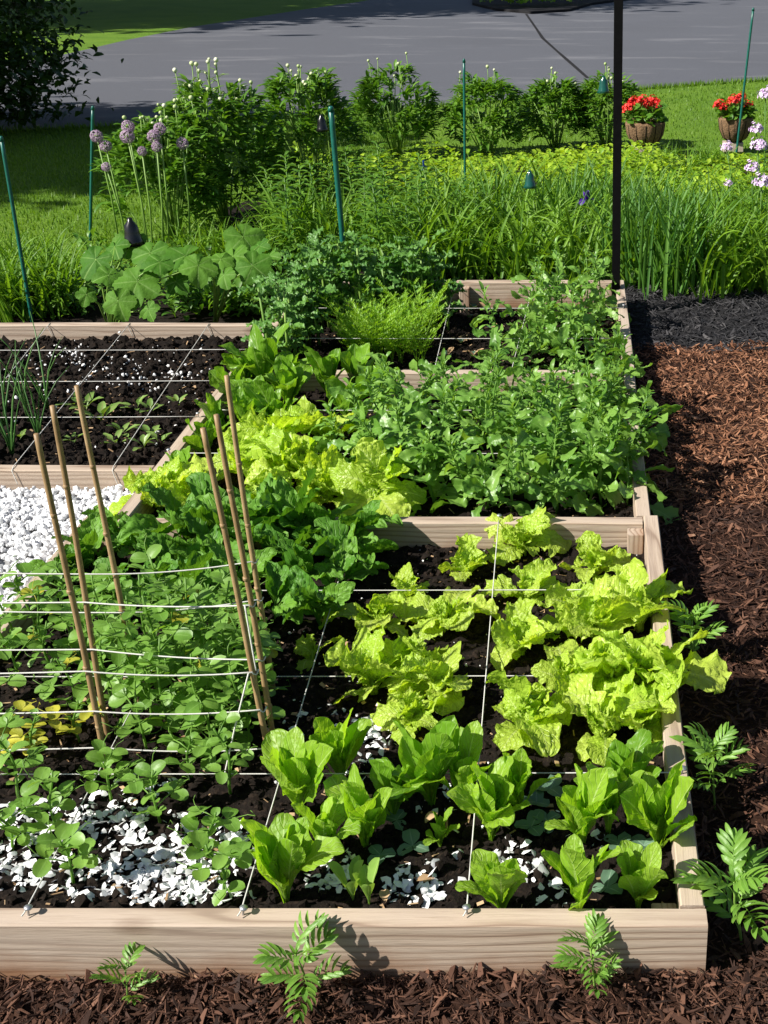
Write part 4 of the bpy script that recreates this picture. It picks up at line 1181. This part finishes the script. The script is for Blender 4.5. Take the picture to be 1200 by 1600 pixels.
for px, py, Y, sc, lab, nl in ((196, 1590, 1.285, .62, 'smallest marigold seedling in front of the left of the front board', 6), (497, 1545, 1.305, .92, 'marigold in front of the front board at the middle, reaching over its edge', 8), (930, 1545, 1.305, .80, 'marigold in front of the right end of the front board, casting clear shadows', 8)):
    x, y, z = P(px, py, .03)
    marigold(x, Y, .025, sc * .76, lab, nl, U(0, 6))
for px, py, sc, lab in ((1085, 1045, .92, 'marigold farthest back along the right side board'), (1118, 1258, .98, 'marigold in the middle along the right side board'), (1160, 1475, 1.12, 'largest marigold at the right front corner of the bed')):
    x, y, z = P(px, py, .03)
    marigold(x, y, .02, sc * .80, lab, 9, U(0, 6))

# ------------------------------------------------------------------ flower border behind the beds
def palm_leaf(k, L=.115):
    """big shallow lobed leaf, cupped and wavy, with a notch where the stalk joins"""
    q = np.random.default_rng(860 + k)
    nr, na = 7, 57
    V, UV, Fc = [(0, 0, 0)], [(.5, .5)], []
    c5 = [(-2.3, .78), (-1.25, .92), (0, 1.08), (1.25, .92), (2.3, .78)]
    ph = q.random(4) * 6.28
    for i in range(1, nr + 1):
        for j in range(na):
            t = -pi * .95 + 2 * pi * .95 * j / (na - 1)
            near_, wv_ = min((abs(t - a), h_) for a, h_ in c5)
            lob = wv_ * (1 - .22 * min(1, near_ / .62) ** 1.5) * (1 + .035 * sin(t * 23 + ph[0]))
            r = L * lob * i / nr
            e = (i / nr) ** 2
            z = .10 * r * min(1, near_ / .6) - .22 * r * r / L + L * e * (.07 * sin(t * 3 + ph[1]) + .05 * sin(t * 7 + ph[2])) + .015 * L * sin(t * 31) * (i % 2)
            V.append((r * sin(t), r * cos(t), z)); UV.append((.5 + min(.5, near_ * .55) * (1 if t > 0 else -1), .15 + .1 * i))
    for j in range(na - 1): Fc.append((0, 1 + j + 1, 1 + j))
    for i in range(nr - 1):
        for j in range(na - 1):
            a = 1 + i * na + j
            Fc.append((a, a + 1, a + na + 1, a + na))
    return geo(V, Fc, UV)
PAL = [palm_leaf(k) for k in range(5)]
def hollyhock(loc, label, lv):
    t = thing('hollyhock_plant', label, 'hollyhock', loc, 0, 'large leaved plants behind the left bed')
    for i, (px, py, Yl, sc, tilt) in enumerate(lv):
        c = np.array(Q(px, py, Yl)) - np.array(loc)
        st = tube([(0, 0, 0), (c[0] * .4, c[1] * .4, c[2] * .7), tuple(c)], .004, 6, .003)
        lo = ob('leaf', mesh('leaf', tf(PAL[i % 5], ry(U(-.5, .5)) @ rx(tilt + U(-.1, .45)) @ rz(U(-1.0, 1.0) + pi) @ rx(-.15), (0, 0, 0), sc * U(.95, 1.22)), G['squash']), t, tuple(c))
        ob('leaf_stalk', mesh('leaf_stalk', st, G['stem']), t)
hollyhock((-1.95, 4.72, 0), 'large lobed leaf plant behind the back board of the left bed',
          [(215, 440, 4.62, .82, .55), (150, 405, 4.75, .72, .3), (185, 470, 4.55, .62, .7), (170, 430, 4.66, .55, .5), (235, 395, 4.8, .75, .15), (290, 400, 4.75, .78, .2), (205, 375, 4.95, .7, .2), (250, 410, 4.7, .6, .3), (135, 460, 4.58, .4, .6), (232, 483, 4.55, .42, .4), (310, 415, 4.66, .62, .2), (180, 385, 4.9, .6, .3), (275, 440, 4.7, .5, .5)])
hollyhock((-1.55, 4.80, 0), 'smaller large lobed leaf plant right of the first, with upright leaves',
          [(380, 370, 4.9, .78, .5), (365, 400, 4.8, .62, .3), (395, 415, 4.7, .66, .6), (345, 405, 4.75, .6, .35), (405, 385, 4.85, .55, .2), (350, 430, 4.66, .45, .5), (420, 400, 4.8, .45, .3)])

def clump(k, n, L, W, spread, droop, seed):
    q = np.random.default_rng(seed + k)
    gs = []
    for i in range(n):
        l = L * (.65 + .5 * q.random())
        g = leaf(l, W * (.7 + .5 * q.random()), lambda u: max(.03, (.75 + .25 * sin(pi * u)) * (1 - u ** 3)), 88 - spread * q.random(), 60 - droop * q.random(), 9, 3, .5, 0, 1, 0, 1, 0, i, U(-1, 1), 1.8)
        a = q.random() * 6.28
        gs.append(tf(g, rz(a), (.06 * q.normal(), .06 * q.normal(), 0)))
    return join(gs)
DAY = meshes('daylily_clump', [clump(k, 46, .46, .019, 40, 130, 900) for k in range(5)], G['blade'])
IRI = meshes('iris_clump', [clump(k, 34, .48, .015, 22, 50, 930) for k in range(4)], G['iris'])
def clump_at(px, py, me, name, label, cat, group, sc, z=0):
    x, y, _ = P(px, py, z)
    thing(name, label, cat, (x, y, z), U(0, 6.28), group, me, sc)
spots = []
for px in range(-30, 130, 27): spots += [(px + U(-12, 12), 495 + U(-6, 4), .72), (px + U(-12, 12), 455 + U(-8, 8), .62)]
for px in range(-20, 110, 34): spots += [(px + U(-12, 12), 425 + U(-8, 8), .5)]
for px in range(300, 450, 30): spots += [(px + U(-10, 10), 430 + U(-10, 10), .62), (px + U(-10, 10), 402, .5)]
for px, py, sc in spots:
    clump_at(px, py, random.choice(DAY), 'daylily_clump', ('daylily clump beside the leaning green stake at far left' if px < 60 else 'daylily clump left of the large lobed leaves' if px < 150 else 'daylily clump between the lobed leaves and the peonies' if py < 412 else 'daylily clump between the lobed leaves and the kale'), 'daylily', 'daylilies behind the left bed', sc)
spots = []
for py, sc in ((440, .98), (415, .95), (392, .85), (370, .72), (345, .55)):
    for px in range(450, 980, 48):
        spots.append((px + U(-20, 20), py + U(-9, 9), sc * U(.85, 1.1)))
for px, py, sc in spots:
    if px < 640 and py > 425: continue
    if px > 690 and py < 385: sc *= 1.3
    clump_at(px, py, random.choice(DAY), 'daylily_clump', 'daylily clump ' + ('among the lilies behind the kale' if px < 560 and py > 400 else 'right of the thick green stake below the peonies' if px < 600 else 'on the front edge of the lime ground cover' if py < 380 else 'just left of the black post' if px > 860 else 'right behind the back board of the back bed' if py > 425 else 'under the green bell ornament' if px > 760 else 'in the middle of the border behind the kale'), 'daylily', 'daylilies behind the back bed', sc)
for py in (462, 450, 435, 412, 390, 368, 345, 322):
    for px in range(985, 1240, 44):
        if py > 455 and px < 1010: continue
        use = IRI if (px < 1090 and py > 380) else DAY
        clump_at(px + U(-16, 16), py + U(-6, 6), random.choice(use), 'daylily_clump' if use is DAY else 'iris_clump', ('daylily clump ' if use is DAY else 'upright narrow iris clump ') + ('hanging over the edge of the black mulch' if py > 442 else 'right beside the black post' if px < 1050 else 'below the lilac phlox at the right edge' if px > 1130 else 'at the front of the lime ground cover' if py < 375 else 'in the thick of the border right of the post'), 'daylily' if use is DAY else 'iris', 'daylilies right of the post' if use is DAY else 'irises right of the post', U(.85, 1.1) * (1 if py > 400 else .8 if py > 350 else .6))
for px, py in ((885, 335), (920, 345), (950, 340), (855, 350), (700, 340), (780, 345)):
    clump_at(px, py + 50, random.choice(IRI), 'iris_clump', 'upright narrow iris clump left of the black post', 'iris', 'irises left of the post', U(.9, 1.05))
for px, py, sc in ((983, 268, .42), (1022, 272, .5), (1046, 262, .42), (1105, 268, .5), (1128, 262, .4), (1075, 275, .5)):
    clump_at(px, py, random.choice(DAY), 'daylily_clump', 'small daylily clump in front of the left geranium pot' if px < 1060 else 'small daylily clump in front of the right geranium pot', 'daylily', 'daylilies at the geranium pots', sc)
# upright leafy stems (lilies) behind the kale
def lily(k):
    gs = [tube([(0, 0, 0), (.01, 0, .22), (.015, .01, .42)], .005, 6, .003)]
    for i in range(40):
        s = .15 + .85 * i / 40
        gs.append(tf(leaf(.11 * (1.1 - .5 * s), .020, w_lance, 35, -25, 7, 3, .4, 0, 1, 0, 1, 0, i), rz(i * 2.4), (.015 * s, .01 * s * s, .42 * s)))
    return join(gs)
LIL = meshes('foliage', [lily(k) for k in range(2)], G['weed'])
for px, py in ((600, 440), (625, 430), (645, 440), (575, 425), (660, 425), (590, 410), (440, 400), (478, 395), (455, 370), (500, 385), (480, 345), (520, 360), (560, 390), (575, 360), (610, 385), (640, 395), (670, 400), (690, 375), (545, 335), (600, 345), (460, 425), (430, 380), (415, 345), (660, 350), (720, 395), (750, 415)):
    x, y, _ = P(px, py, 0)
    thing('lily_plant', ('upright leafy lily stem beside the thick green stake' if 480 < px < 580 else 'upright leafy lily stem left of the thick green stake' if px <= 480 else 'upright leafy lily stem behind the kale' if py > 400 else 'upright leafy lily stem in front of the ground cover'), 'lily', (x, y, 0), U(0, 6), 'lilies behind the kale', LIL[len(C.objects) % 2], U(.85, 1.15))

# low weeds and ground cover that nobody could count
wl = [leaf(.045, .022, w_lance, 40, -10, 5, 3, .3, .05, 1, 0, 1, 0, k) for k in range(4)]
def leaf_carpet(name, n, place, protos, mat, smin, smax, label, cat):
    pos, rots, sc = [], [], []
    while len(pos) < n:
        p = place()
        if p is None: continue
        pos.append(p); rots.append(rz(U(0, 6.28)) @ rx(U(-.6, .7))); sc.append(U(smin, smax))
    ob(name, mesh(name, scatter(protos, pos, rots, sc), mat), kind='stuff', label=label, category=cat)
def pl_lam():
    px, py = U(460, 1215), U(222, 335)
    if px < 560 and py < 245: return None
    if 540 < px < 1000 and py < 238 and random.random() < .6: return None
    x, y, _ = P(px, py, .12)
    if vn(x * 3, y * 3, 77) > .25: return None
    hh = .03 + .24 * (vn(x * 2.6, y * 2.6, 31) + .5) * (.3 + .7 * random.random())
    return x, y, hh * (1 if y < 8.2 else .6)
lamp = [leaf(.055, .040, w_oval, 22, -24, 5, 5, .2, .03, 1, 0, 1, 0, k) for k in range(4)]
leaf_carpet('ground_cover', 13000, pl_lam, lamp, G['lamium'], .4, .95, 'lime yellow ground cover carpeting the border in front of the peonies', 'ground cover')
def pl_weed():
    px, py = random.choice([(U(270, 420), U(455, 498)), (U(120, 420), U(400, 498)), (U(430, 980), U(400, 440)), (U(985, 1215), U(430, 462)), (U(0, 130), U(440, 498)), (U(430, 1210), U(320, 400))])
    x, y, _ = P(px, py, 0)
    if y < 4.46 or (y < 5.08 and x > -1.22 and x < .2): return None
    return x, y, U(.0, .12)
leaf_carpet('undergrowth', 4200, pl_weed, wl, G['weed'], .6, 1.5, 'low weeds and leaves filling the border between the daylily clumps', 'undergrowth')

# peonies
def peony(k, w_, h_, n):
    q = np.random.default_rng(1000 + k)
    gs, tips = [], []
    for i in range(16):
        a = q.random() * 6.28; r = w_ * (.25 + .7 * q.random())
        t = np.array((r * cos(a), r * sin(a), h_ * (.75 + .25 * q.random()) * (1 - .25 * (r / w_) ** 2)))
        gs.append(setm(tube([(t[0] * .15, t[1] * .15, 0), (t[0] * .5, t[1] * .5, t[2] * .55), tuple(t)], .0055, 5, .003), 1))
    for i in range(int(n * 1.7)):
        a = q.random() * 6.28
        el = q.random() ** .8
        zz = .16 + .84 * el
        r = w_ * sqrt(max(0, 1 - (max(0, zz - .5) / .54) ** 2)) * (.55 + .5 * q.random() ** .5) * (.6 + .4 * min(1, zz / .35))
        c = np.array((r * cos(a), r * sin(a), h_ * zz * (.93 + .14 * q.random())))
        out = a - pi / 2
        for j in range(3):
            for m in range(3):
                g = leaf(.085 * (.8 + .4 * q.random()), .026, w_lance, 18, -26, 6, 3, .4, 0, 1, 0, 1, 0, j)
                gs.append(tf(g, rz(out + (j - 1) * .85 + (m - 1) * .42 + .2 * q.normal()) @ rx(.35 * q.normal() + .2), c + np.array((0, 0, .012 * j)) + q.normal(0, .012, 3)))
    return join(gs)
PEO = {}
bud_me = mesh('bud', join([ball(.0135, (1, 1, .95)), setm(join([tf(leaf(.022, .016, w_lance, 60, 85, 4, 3, .4), rz(k * 2.1), (0, 0, -.016)) for k in range(3)]), 1)]), [M['bud'], G['stem']])
bst = [mesh('bud_stalk', join([tube([(0, 0, 0), (.01, .0, h * .5), (.012, .004, h)], .0034, 5, .0026), tf(leaf(.07, .018, w_lance, 35, -10, 5, 3, .3), rz(1.2), (.006, 0, h * .4)), tf(leaf(.06, .016, w_lance, 35, -10, 5, 3, .3), rz(4), (.008, 0, h * .6))]), G['stem']) for h in (.14, .2, .27)]
def peony_at(px, py, wpx, toppx, label, nb, budtop, n=70, k=0):
    x, y, _ = P(px, py, 0)
    scl = (py - YH) * CP / CAMH
    w_ = wpx / scl / 2
    h_ = Q(px, toppx, y)[2]
    hb = Q(px, budtop, y)[2]
    t = thing('peony_bush', label, 'peony', (x, y, 0), U(0, 6.28), 'peony bushes along the border')
    ob('foliage', mesh('foliage', peony(k, w_, h_, n), [G['peony'], G['stem']]), t, kind='stuff')
    for i in range(int(nb * (1.7 if px < 560 else .8))):
        a, r = U(0, 6.28), w_ * U(.1, .85)
        zt = h_ + (hb - h_) * (random.random() ** 1.0 if i else 1) - .30 * h_ * (r / w_) ** 2
        kk = random.choice((0, 1, 1, 2))
        hh = (.14, .2, .27)[kk]
        b = (r * cos(a), r * sin(a), zt - hh)
        sk = ob('bud_stalk', bst[kk], t, b, (U(-.15, .15), U(-.15, .15), U(0, 6)))
        ob('bud', bud_me, sk, (.012, .004, hh + .010), (U(-.3, .3), U(-.3, .3), 0), U(.6, 1.0))
peony_at(275, 372, 170, 205, 'left end peony bush with many buds behind the allium heads', 14, 165, 85, 1)
peony_at(355, 350, 176, 152, 'big dark peony bush with many cream buds against the driveway', 22, 92, 110, 2)
peony_at(492, 316, 135, 130, 'tall peony bush behind the thick green stake', 16, 100, 95, 3)
peony_at(620, 243, 116, 122, 'round dark peony bush standing alone with two tallest buds', 9, 76, 80, 4)
peony_at(762, 242, 118, 136, 'peony bush behind the thin dark stake with few buds', 6, 96, 75, 5)
peony_at(868, 232, 100, 138, 'peony bush between the thin stake and the black post', 9, 108, 70, 6)
peony_at(948, 230, 104, 132, 'peony bush partly hidden by the black post', 12, 96, 75, 7)

# alliums
def allium_head(k):
    q = np.random.default_rng(1100 + k)
    gs = [setm(ball(.022), 1)]
    for i in range(260):
        d = q.normal(size=3); d /= np.linalg.norm(d)
        a1 = np.cross(d, (0, 0, 1.0)); a1 /= np.linalg.norm(a1) + 1e-6
        a2 = np.cross(d, a1)
        r = .042 * (.86 + .2 * q.random())
        c = d * r
        t0 = q.random() * 6
        V = [c + d * .002]
        for j in range(6):
            rr = .0095 if j % 2 == 0 else .003
            V.append(c + rr * (cos(t0 + j * pi / 3) * a1 + sin(t0 + j * pi / 3) * a2) + d * (.003 if j % 2 == 0 else 0))
        gs.append(geo(V, [(0, 1 + j, 1 + (j + 1) % 6) for j in range(6)]))
    return join(gs)
ALL = [mesh('flower_head', allium_head(k), [M['mauve'], G['stem']], False) for k in range(3)]
alli = [(151, 213, 1.0, 190, 400, 'mauve allium head in front of the thin green stake'), (165, 228, .95, 200, 400, 'mauve allium head just below the one at the thin stake'), (166, 261, .75, 205, 405, 'faded small allium head, lowest on the left'), (200, 198, 1.0, 232, 410, 'mauve allium head partly behind the pink topped one'), (199, 213, 1.1, 236, 412, 'largest mauve allium head, in the left pair'),
        (240, 213, 1.0, 258, 410, 'bright mauve allium head in the right pair'), (250, 201, .95, 265, 408, 'faded allium head at the top of the right pair'), (245, 229, .8, 255, 412, 'small allium head under the right pair'), (222, 236, .75, 240, 412, 'dull allium head between the two pairs'), (285, 224, .95, 298, 405, 'single greyish mauve allium head farthest right')]
for px, py, sc, bx, by, lab in alli:
    x, y, _ = P(bx, by, 0)
    hd = np.array(Q(px, py, y - .02)) - (x, y, 0)
    t = thing('allium', lab, 'allium', (x, y, 0), 0, 'mauve alliums by the lawn')
    ob('stem', mesh('stem', tube([(0, 0, 0), tuple(hd * .5 + (.01, 0, 0)), tuple(hd)], .0048, 7, .0038), G['stem']), t)
    ob('flower_head', random.choice(ALL), t, tuple(hd), (U(0, 3), U(0, 3), 0), sc * .68)

# phlox with pale lilac flowers at the right edge
def floret_cluster(k, n=46, R=.04):
    q = np.random.default_rng(1200 + k)
    gs = []
    for i in range(n):
        d = q.normal(size=3); d[2] = abs(d[2]) * .8 + .1; d[1] -= .25; d /= np.linalg.norm(d)
        a1 = np.cross(d, (0, .1, 1.0)); a1 /= np.linalg.norm(a1) + 1e-6
        a2 = np.cross(d, a1)
        c = d * R * (.6 + .5 * q.random()) * np.array((1, 1, 1.35))
        t0 = q.random() * 6
        V = [c]
        for j in range(8):
            rr = .0125 if j % 2 == 0 else .006
            V.append(c + rr * (cos(t0 + j * pi / 4) * a1 + sin(t0 + j * pi / 4) * a2) + d * .002)
        gs.append(geo(V, [(0, 1 + j, 1 + (j + 1) % 8) for j in range(8)]))
    return join(gs)
PHL = [mesh('flower_cluster', floret_cluster(k), M['lilac'], False) for k in range(3)]
phl = [(1196, 152, 7.0, 1.15, 'tallest lilac phlox at the right edge over the lawn'), (1182, 205, 6.6, .95, 'lilac phlox upper of the close pair at the right edge'), (1185, 231, 6.5, 1.15, 'lilac phlox lower of the close pair at the right edge'), (1135, 233, 6.8, .85, 'lilac phlox standing left of the close pair'), (1175, 265, 6.2, .95, 'narrow lilac phlox below the close pair'), (1190, 288, 6.0, 1.1, 'lowest big lilac phlox at the right edge'), (1138, 289, 6.2, .6, 'small lilac phlox among the daylilies')]
for px, py, Y, sc, lab in phl:
    hd = np.array(Q(px, py, Y))
    bx = hd[0] + U(-.02, .08)
    t = thing('phlox', lab, 'phlox', (bx, Y, 0), 0, 'lilac phlox at the right edge')
    tp_ = (hd[0] - bx, 0, hd[2])
    gs = [tube([(0, 0, 0), (tp_[0] * .3, 0, tp_[2] * .5), tp_], .0042, 6, .003)]
    for i in range(14):
        s = .2 + .7 * i / 14
        gs.append(tf(leaf(.085, .022, w_lance, 30, -30, 6, 3, .3, 0, 1, 0, 1, 0, i), rz(i * 2.4), (tp_[0] * s, 0, tp_[2] * s)))
    ob('stem', mesh('stem', join(gs), G['weed']), t)
    ob('flower_cluster', random.choice(PHL), t, tp_, (0, 0, U(-.5, .5)), sc)
# one arched flowering stalk over the black mulch
a, b = np.array(Q(1200, 440, 5.35)), np.array(Q(1115, 378, 5.45))
t = thing('phlox', 'bent lilac phlox stalk arching left over the black mulch', 'phlox', (a[0] + .06, 5.35, 0), 0, 'lilac phlox at the right edge')
o_ = np.array((a[0] + .06, 5.35, 0))
ob('stem', mesh('stem', tube([(0, 0, 0), tuple(a - o_), tuple((a * .5 + b * .5) - o_ + (0, 0, -.012)), tuple(b - o_)], .004, 6, .003), G['stem']), t)
ob('flower_cluster', PHL[1], t, tuple(b - o_), (0, 0, 0), .8)

# iris flowers
def iris_flower():
    gs = []
    for k in range(3):
        gs.append(tf(leaf(.06, .036, w_oval, 30, -75, 8, 5, .2, .08, 2, .05, 4, 0, k), rz(k * 2.09)))
        gs.append(tf(leaf(.055, .032, w_oval, 55, 100, 8, 5, .4, .08, 2, .05, 4, 0, k + 5), rz(k * 2.09 + 1.05)))
    return join(gs)
IF_ = [mesh('flower', iris_flower(), M['violet']), mesh('flower', iris_flower(), M['blue'])]
for px, py, Y, m_, sc, lab in ((916, 314, 5.9, 0, 1.0, 'single open violet iris flower left of the black post'), (662, 262, 6.4, 1, .62, 'small folded blue iris bud over the lime ground cover')):
    hd = np.array(Q(px, py, Y))
    t = thing('iris_flower', lab, 'iris', (hd[0] + .03, Y, 0))
    ob('stem', mesh('stem', tube([(0, 0, 0), (-.01, 0, hd[2] * .6), (-.03, 0, hd[2])], .0042, 6, .003), G['stem']), t)
    ob('flower', IF_[m_], t, (-.03, 0, hd[2]), (0, 0, .5), sc if m_ == 0 else (sc * .5, sc * .5, sc * 1.3))

# glazed bell ornaments on wire stems
def bell(px, py, Y, s, mat, label):
    hd = np.array(Q(px, py, Y))
    t = thing('bell_ornament', label, 'garden ornament', (hd[0] + .02, Y, 0), 0, 'small glazed bells on stems')
    z = hd[2]
    ob('stem', mesh('stem', tube([(0, 0, 0), (.012, 0, z * .6), (.004, 0, z + s * .9), (-.012, 0, z + s * 1.25), (-.02, 0, z + s)], .0026, 6, .002), G['stem']), t)
    pr = [(.001, s), (.12 * s, s * .98), (.16 * s, s * .8), (.34 * s, s * .6), (.40 * s, .2 * s), (.48 * s, -.25 * s), (.64 * s, -.5 * s), (.60 * s, -.5 * s), (.40 * s, -.1 * s), (.30 * s, .3 * s), (.1 * s, .6 * s)]
    ob('bell', mesh('bell', lathe(pr, 18), mat), t, (-.02, 0, z))
bell(207, 368, 4.95, .075, M['blackp'], 'shiny black bell ornament above the large lobed leaves')
bell(828, 284, 5.9, .055, M['glass'], 'dark green glazed bell ornament among the daylilies')
bell(943, 136, 8.6, .075, M['glass'], 'green bell ornament in the peony next to the black post')
bell(503, 196, 6.9, .06, M['blackp'], 'small dark bell ornament beside the top of the thick stake')

# geranium baskets
def geranium(px, py, wpx, label, fl):
    x, y, _ = P(px, py, 0)
    scl = (py - YH) * CP / CAMH
    r = wpx / scl / 2
    t = thing('geranium_pot', label, 'flower pot', (x, y, 0), 0, 'pots of red geraniums on the grass edge')
    b = bevel_box(r * 1.15, r * 1.0, .07, .006)
    ob('pedestal', mesh('pedestal', b, M['pot'], False), t, (-r * .1, 0, .035))
    # coir lined bowl with bulges between the wires
    V, Fc, n = [], [], 40
    for i, (rr, zz) in enumerate(((.35, .072), (.7, .10), (.92, .16), (1.0, .23), (.97, .25), (.85, .235), (.05, .225))):
        for j in range(n):
            a_ = 2 * pi * j / n
            f = 1 + (.06 * abs(sin(a_ * 6)) if i < 5 else 0)
            V.append((r * rr * f * cos(a_), r * rr * f * sin(a_), zz * (1 + .015 * sin(a_ * 12))))
    for i in range(6):
        for j in range(n): Fc.append((i * n + j, i * n + (j + 1) % n, (i + 1) * n + (j + 1) % n, (i + 1) * n + j))
    bk = ob('basket', mesh('basket', geo(V, Fc), M['coir']), t)
    for j in range(12):
        a_ = pi * j / 6
        ob('wire', mesh('wire', tube([(r * q_ * cos(a_), r * q_ * sin(a_), z_) for q_, z_ in ((.36, .070), (.71, .098), (.94, .158), (1.02, .232))], .003, 5), M['post']), bk)
    gl = [leaf(.05, .055, w_oval, 20, -20, 6, 5, .25, .05, 2, 0, 1, .1, k) for k in range(3)]
    n = 150
    a_ = rng.random(n) * 6.28; rr = r * np.sqrt(rng.random(n)) * 1.05
    pos = np.stack([rr * np.cos(a_), rr * np.sin(a_), .245 + .13 * rng.random(n) * (1 - .4 * (rr / r) ** 2)], 1)
    ob('foliage', mesh('foliage', scatter(gl, pos, rand_rot(n, .7), .7 + .5 * rng.random(n)), G['peony']), t, kind='stuff')
    for fx, fy in fl:
        c = np.array(Q(fx, fy, y - U(-.06, .1))) - (x, y, 0)
        k = random.randrange(3)
        ob('flower', REDF[k], t, tuple(c), (0, 0, U(0, 6)), U(1.1, 1.5))
        ob('flower_stalk', mesh('flower_stalk', tube([(c[0] * .6, c[1] * .6, .25), tuple(c)], .003, 5), G['stem']), t)
REDF = [mesh('flower', floret_cluster(20 + k, 40, .034), M['red'], False) for k in range(3)]
geranium(1007, 244, 60, 'coir lined pot of red geraniums right beside the black post', [(984, 172), (978, 176), (1010, 169), (1024, 166), (1004, 160), (1019, 160), (990, 164)])
geranium(1147, 236, 52, 'coir lined pot of red geraniums behind the pale green stake', [(1124, 168), (1132, 172), (1146, 160), (1148, 170), (1170, 168), (1157, 158)])

# ------------------------------------------------------------------ lawn grass, island plants, trees
def pl_grass(n, xr, yr, ok):
    pos = []
    while len(pos) < n:
        x, y = U(*xr), U(*yr)
        if ok(x, y): pos.append((x, y))
    return np.array(pos)
def inside(pt, poly):
    x, y = pt; c = False
    for i in range(len(poly)):
        (x1, y1), (x2, y2) = poly[i], poly[i - 1]
        if (y1 > y) != (y2 > y) and x < (x2 - x1) * (y - y1) / (y2 - y1) + x1: c = not c
    return c
def lawn_ok(x, y): return not inside((x, y), dr) and not inside((x, y), fb) and not (x > -3.3 and y < 4.5)
def near_edge(x): return np.interp(x, [p[0] for p in dr[:len(near)]], [p[1] for p in dr[:len(near)]])
A_ = pl_grass(42000, (-5.2, -1.4), (5.2, 11.2), lawn_ok)
B_ = pl_grass(20000, (-3.0, 4.2), (7.6, 16.0), lawn_ok)
ed = np.array([(x, near_edge(x) - abs(random.gauss(0, .05))) for x in rng.uniform(-6, 4.5, 4500)])
def blades(xy, hmin, hmax, wd):
    n = len(xy)
    a = rng.random(n) * 6.28
    h = hmin + (hmax - hmin) * rng.random(n)
    ln = .6 * h * rng.random(n)
    b = rng.random(n) * 6.28
    dx, dy = np.cos(a) * wd, np.sin(a) * wd
    z0 = np.full(n, -.014)
    V = np.stack([np.stack([xy[:, 0] - dx, xy[:, 1] - dy, z0], 1), np.stack([xy[:, 0] + dx, xy[:, 1] + dy, z0], 1),
                  np.stack([xy[:, 0] + np.cos(b) * ln, xy[:, 1] + np.sin(b) * ln, h - .012], 1)], 1).reshape(-1, 3)
    Fc = np.concatenate([np.arange(3 * n).reshape(n, 3), np.full((n, 1), -1)], 1)
    return V, Fc, np.zeros((3 * n, 2)) + .3, np.zeros(n, int)
ob('grass', mesh('grass', join([blades(A_, .012, .034, .0045), blades(B_, .012, .036, .006), blades(ed, .03, .07, .006)]), G['grass']), kind='stuff', label='short mown grass of the lawn around the border', category='grass')

ip = [(790, 8, 'low light green plant on the mulch island left of the others'), (826, 10, 'low pale plant in the middle of the mulch island'), (872, 6, 'spreading green plant at the right of the mulch island')]
isl_me = mesh('foliage', scatter([leaf(.16, .08, w_oval, 40, -10, 5, 3, .3, .05, 1, 0, 1, 0, k) for k in range(3)], np.stack([rng.normal(0, .28, 90), rng.normal(0, .25, 90), .05 + .3 * rng.random(90)], 1), rand_rot(90, .6), .8 + .6 * rng.random(90)), G['carrot'])
for px, py, lab in ip:
    x, y, _ = P(px, py, .05)
    thing('island_plant', lab, 'plant', (x, y, .05), U(0, 6), 'plants on the mulch island', isl_me, U(.9, 1.2))

def tree(loc, h, cr, cz, label, n, ls, trunk_r, name='leafy_tree', seed=0, squash=.8):
    q = np.random.default_rng(1300 + seed)
    t = thing(name, label, 'tree', loc, 0, 'trees at the left of the lawn')
    gs = [tube([(0, 0, -.1), (.05, .02, h * .3), (-.04, .05, h * .6), (.02, 0, h * .9)], trunk_r, 9, trunk_r * .3)]
    cl_ = []
    for i in range(24):
        a = i * 2.4; el = q.random()
        zc = cz + cr * squash * (2 * el - 1) * .85
        rr = cr * sqrt(max(.05, 1 - (2 * el - 1) ** 2 * .8)) * (.6 + .4 * q.random())
        c = np.array((rr * cos(a), rr * sin(a), zc))
        cl_.append(c)
        gs.append(tube([(0, 0, max(.3, min(h * .85, zc - .35 * rr))), tuple(c * (.5, .5, 1) - (0, 0, .1 * rr)), tuple(c)], trunk_r * .3, 5, trunk_r * .06))
    ob('trunk', mesh('trunk', join(gs), M['bark']), t)
    pos = []
    for i in range(n):
        c = cl_[i % 24]
        pos.append(c + q.normal(0, cr * .20, 3) * (1, 1, .8))
    pos = np.array(pos)
    pos[:, 2] = np.maximum(pos[:, 2], .12)
    lf = [leaf(ls, ls * .5, w_lance, 10, -40, 4, 3, .3) for _ in range(2)]
    ob('crown', mesh('crown', scatter(lf, pos, rand_rot(n, .9), .7 + .6 * q.random(n)), G['tree']), t, kind='stuff')
x, y, _ = P(-70, 205, 0)
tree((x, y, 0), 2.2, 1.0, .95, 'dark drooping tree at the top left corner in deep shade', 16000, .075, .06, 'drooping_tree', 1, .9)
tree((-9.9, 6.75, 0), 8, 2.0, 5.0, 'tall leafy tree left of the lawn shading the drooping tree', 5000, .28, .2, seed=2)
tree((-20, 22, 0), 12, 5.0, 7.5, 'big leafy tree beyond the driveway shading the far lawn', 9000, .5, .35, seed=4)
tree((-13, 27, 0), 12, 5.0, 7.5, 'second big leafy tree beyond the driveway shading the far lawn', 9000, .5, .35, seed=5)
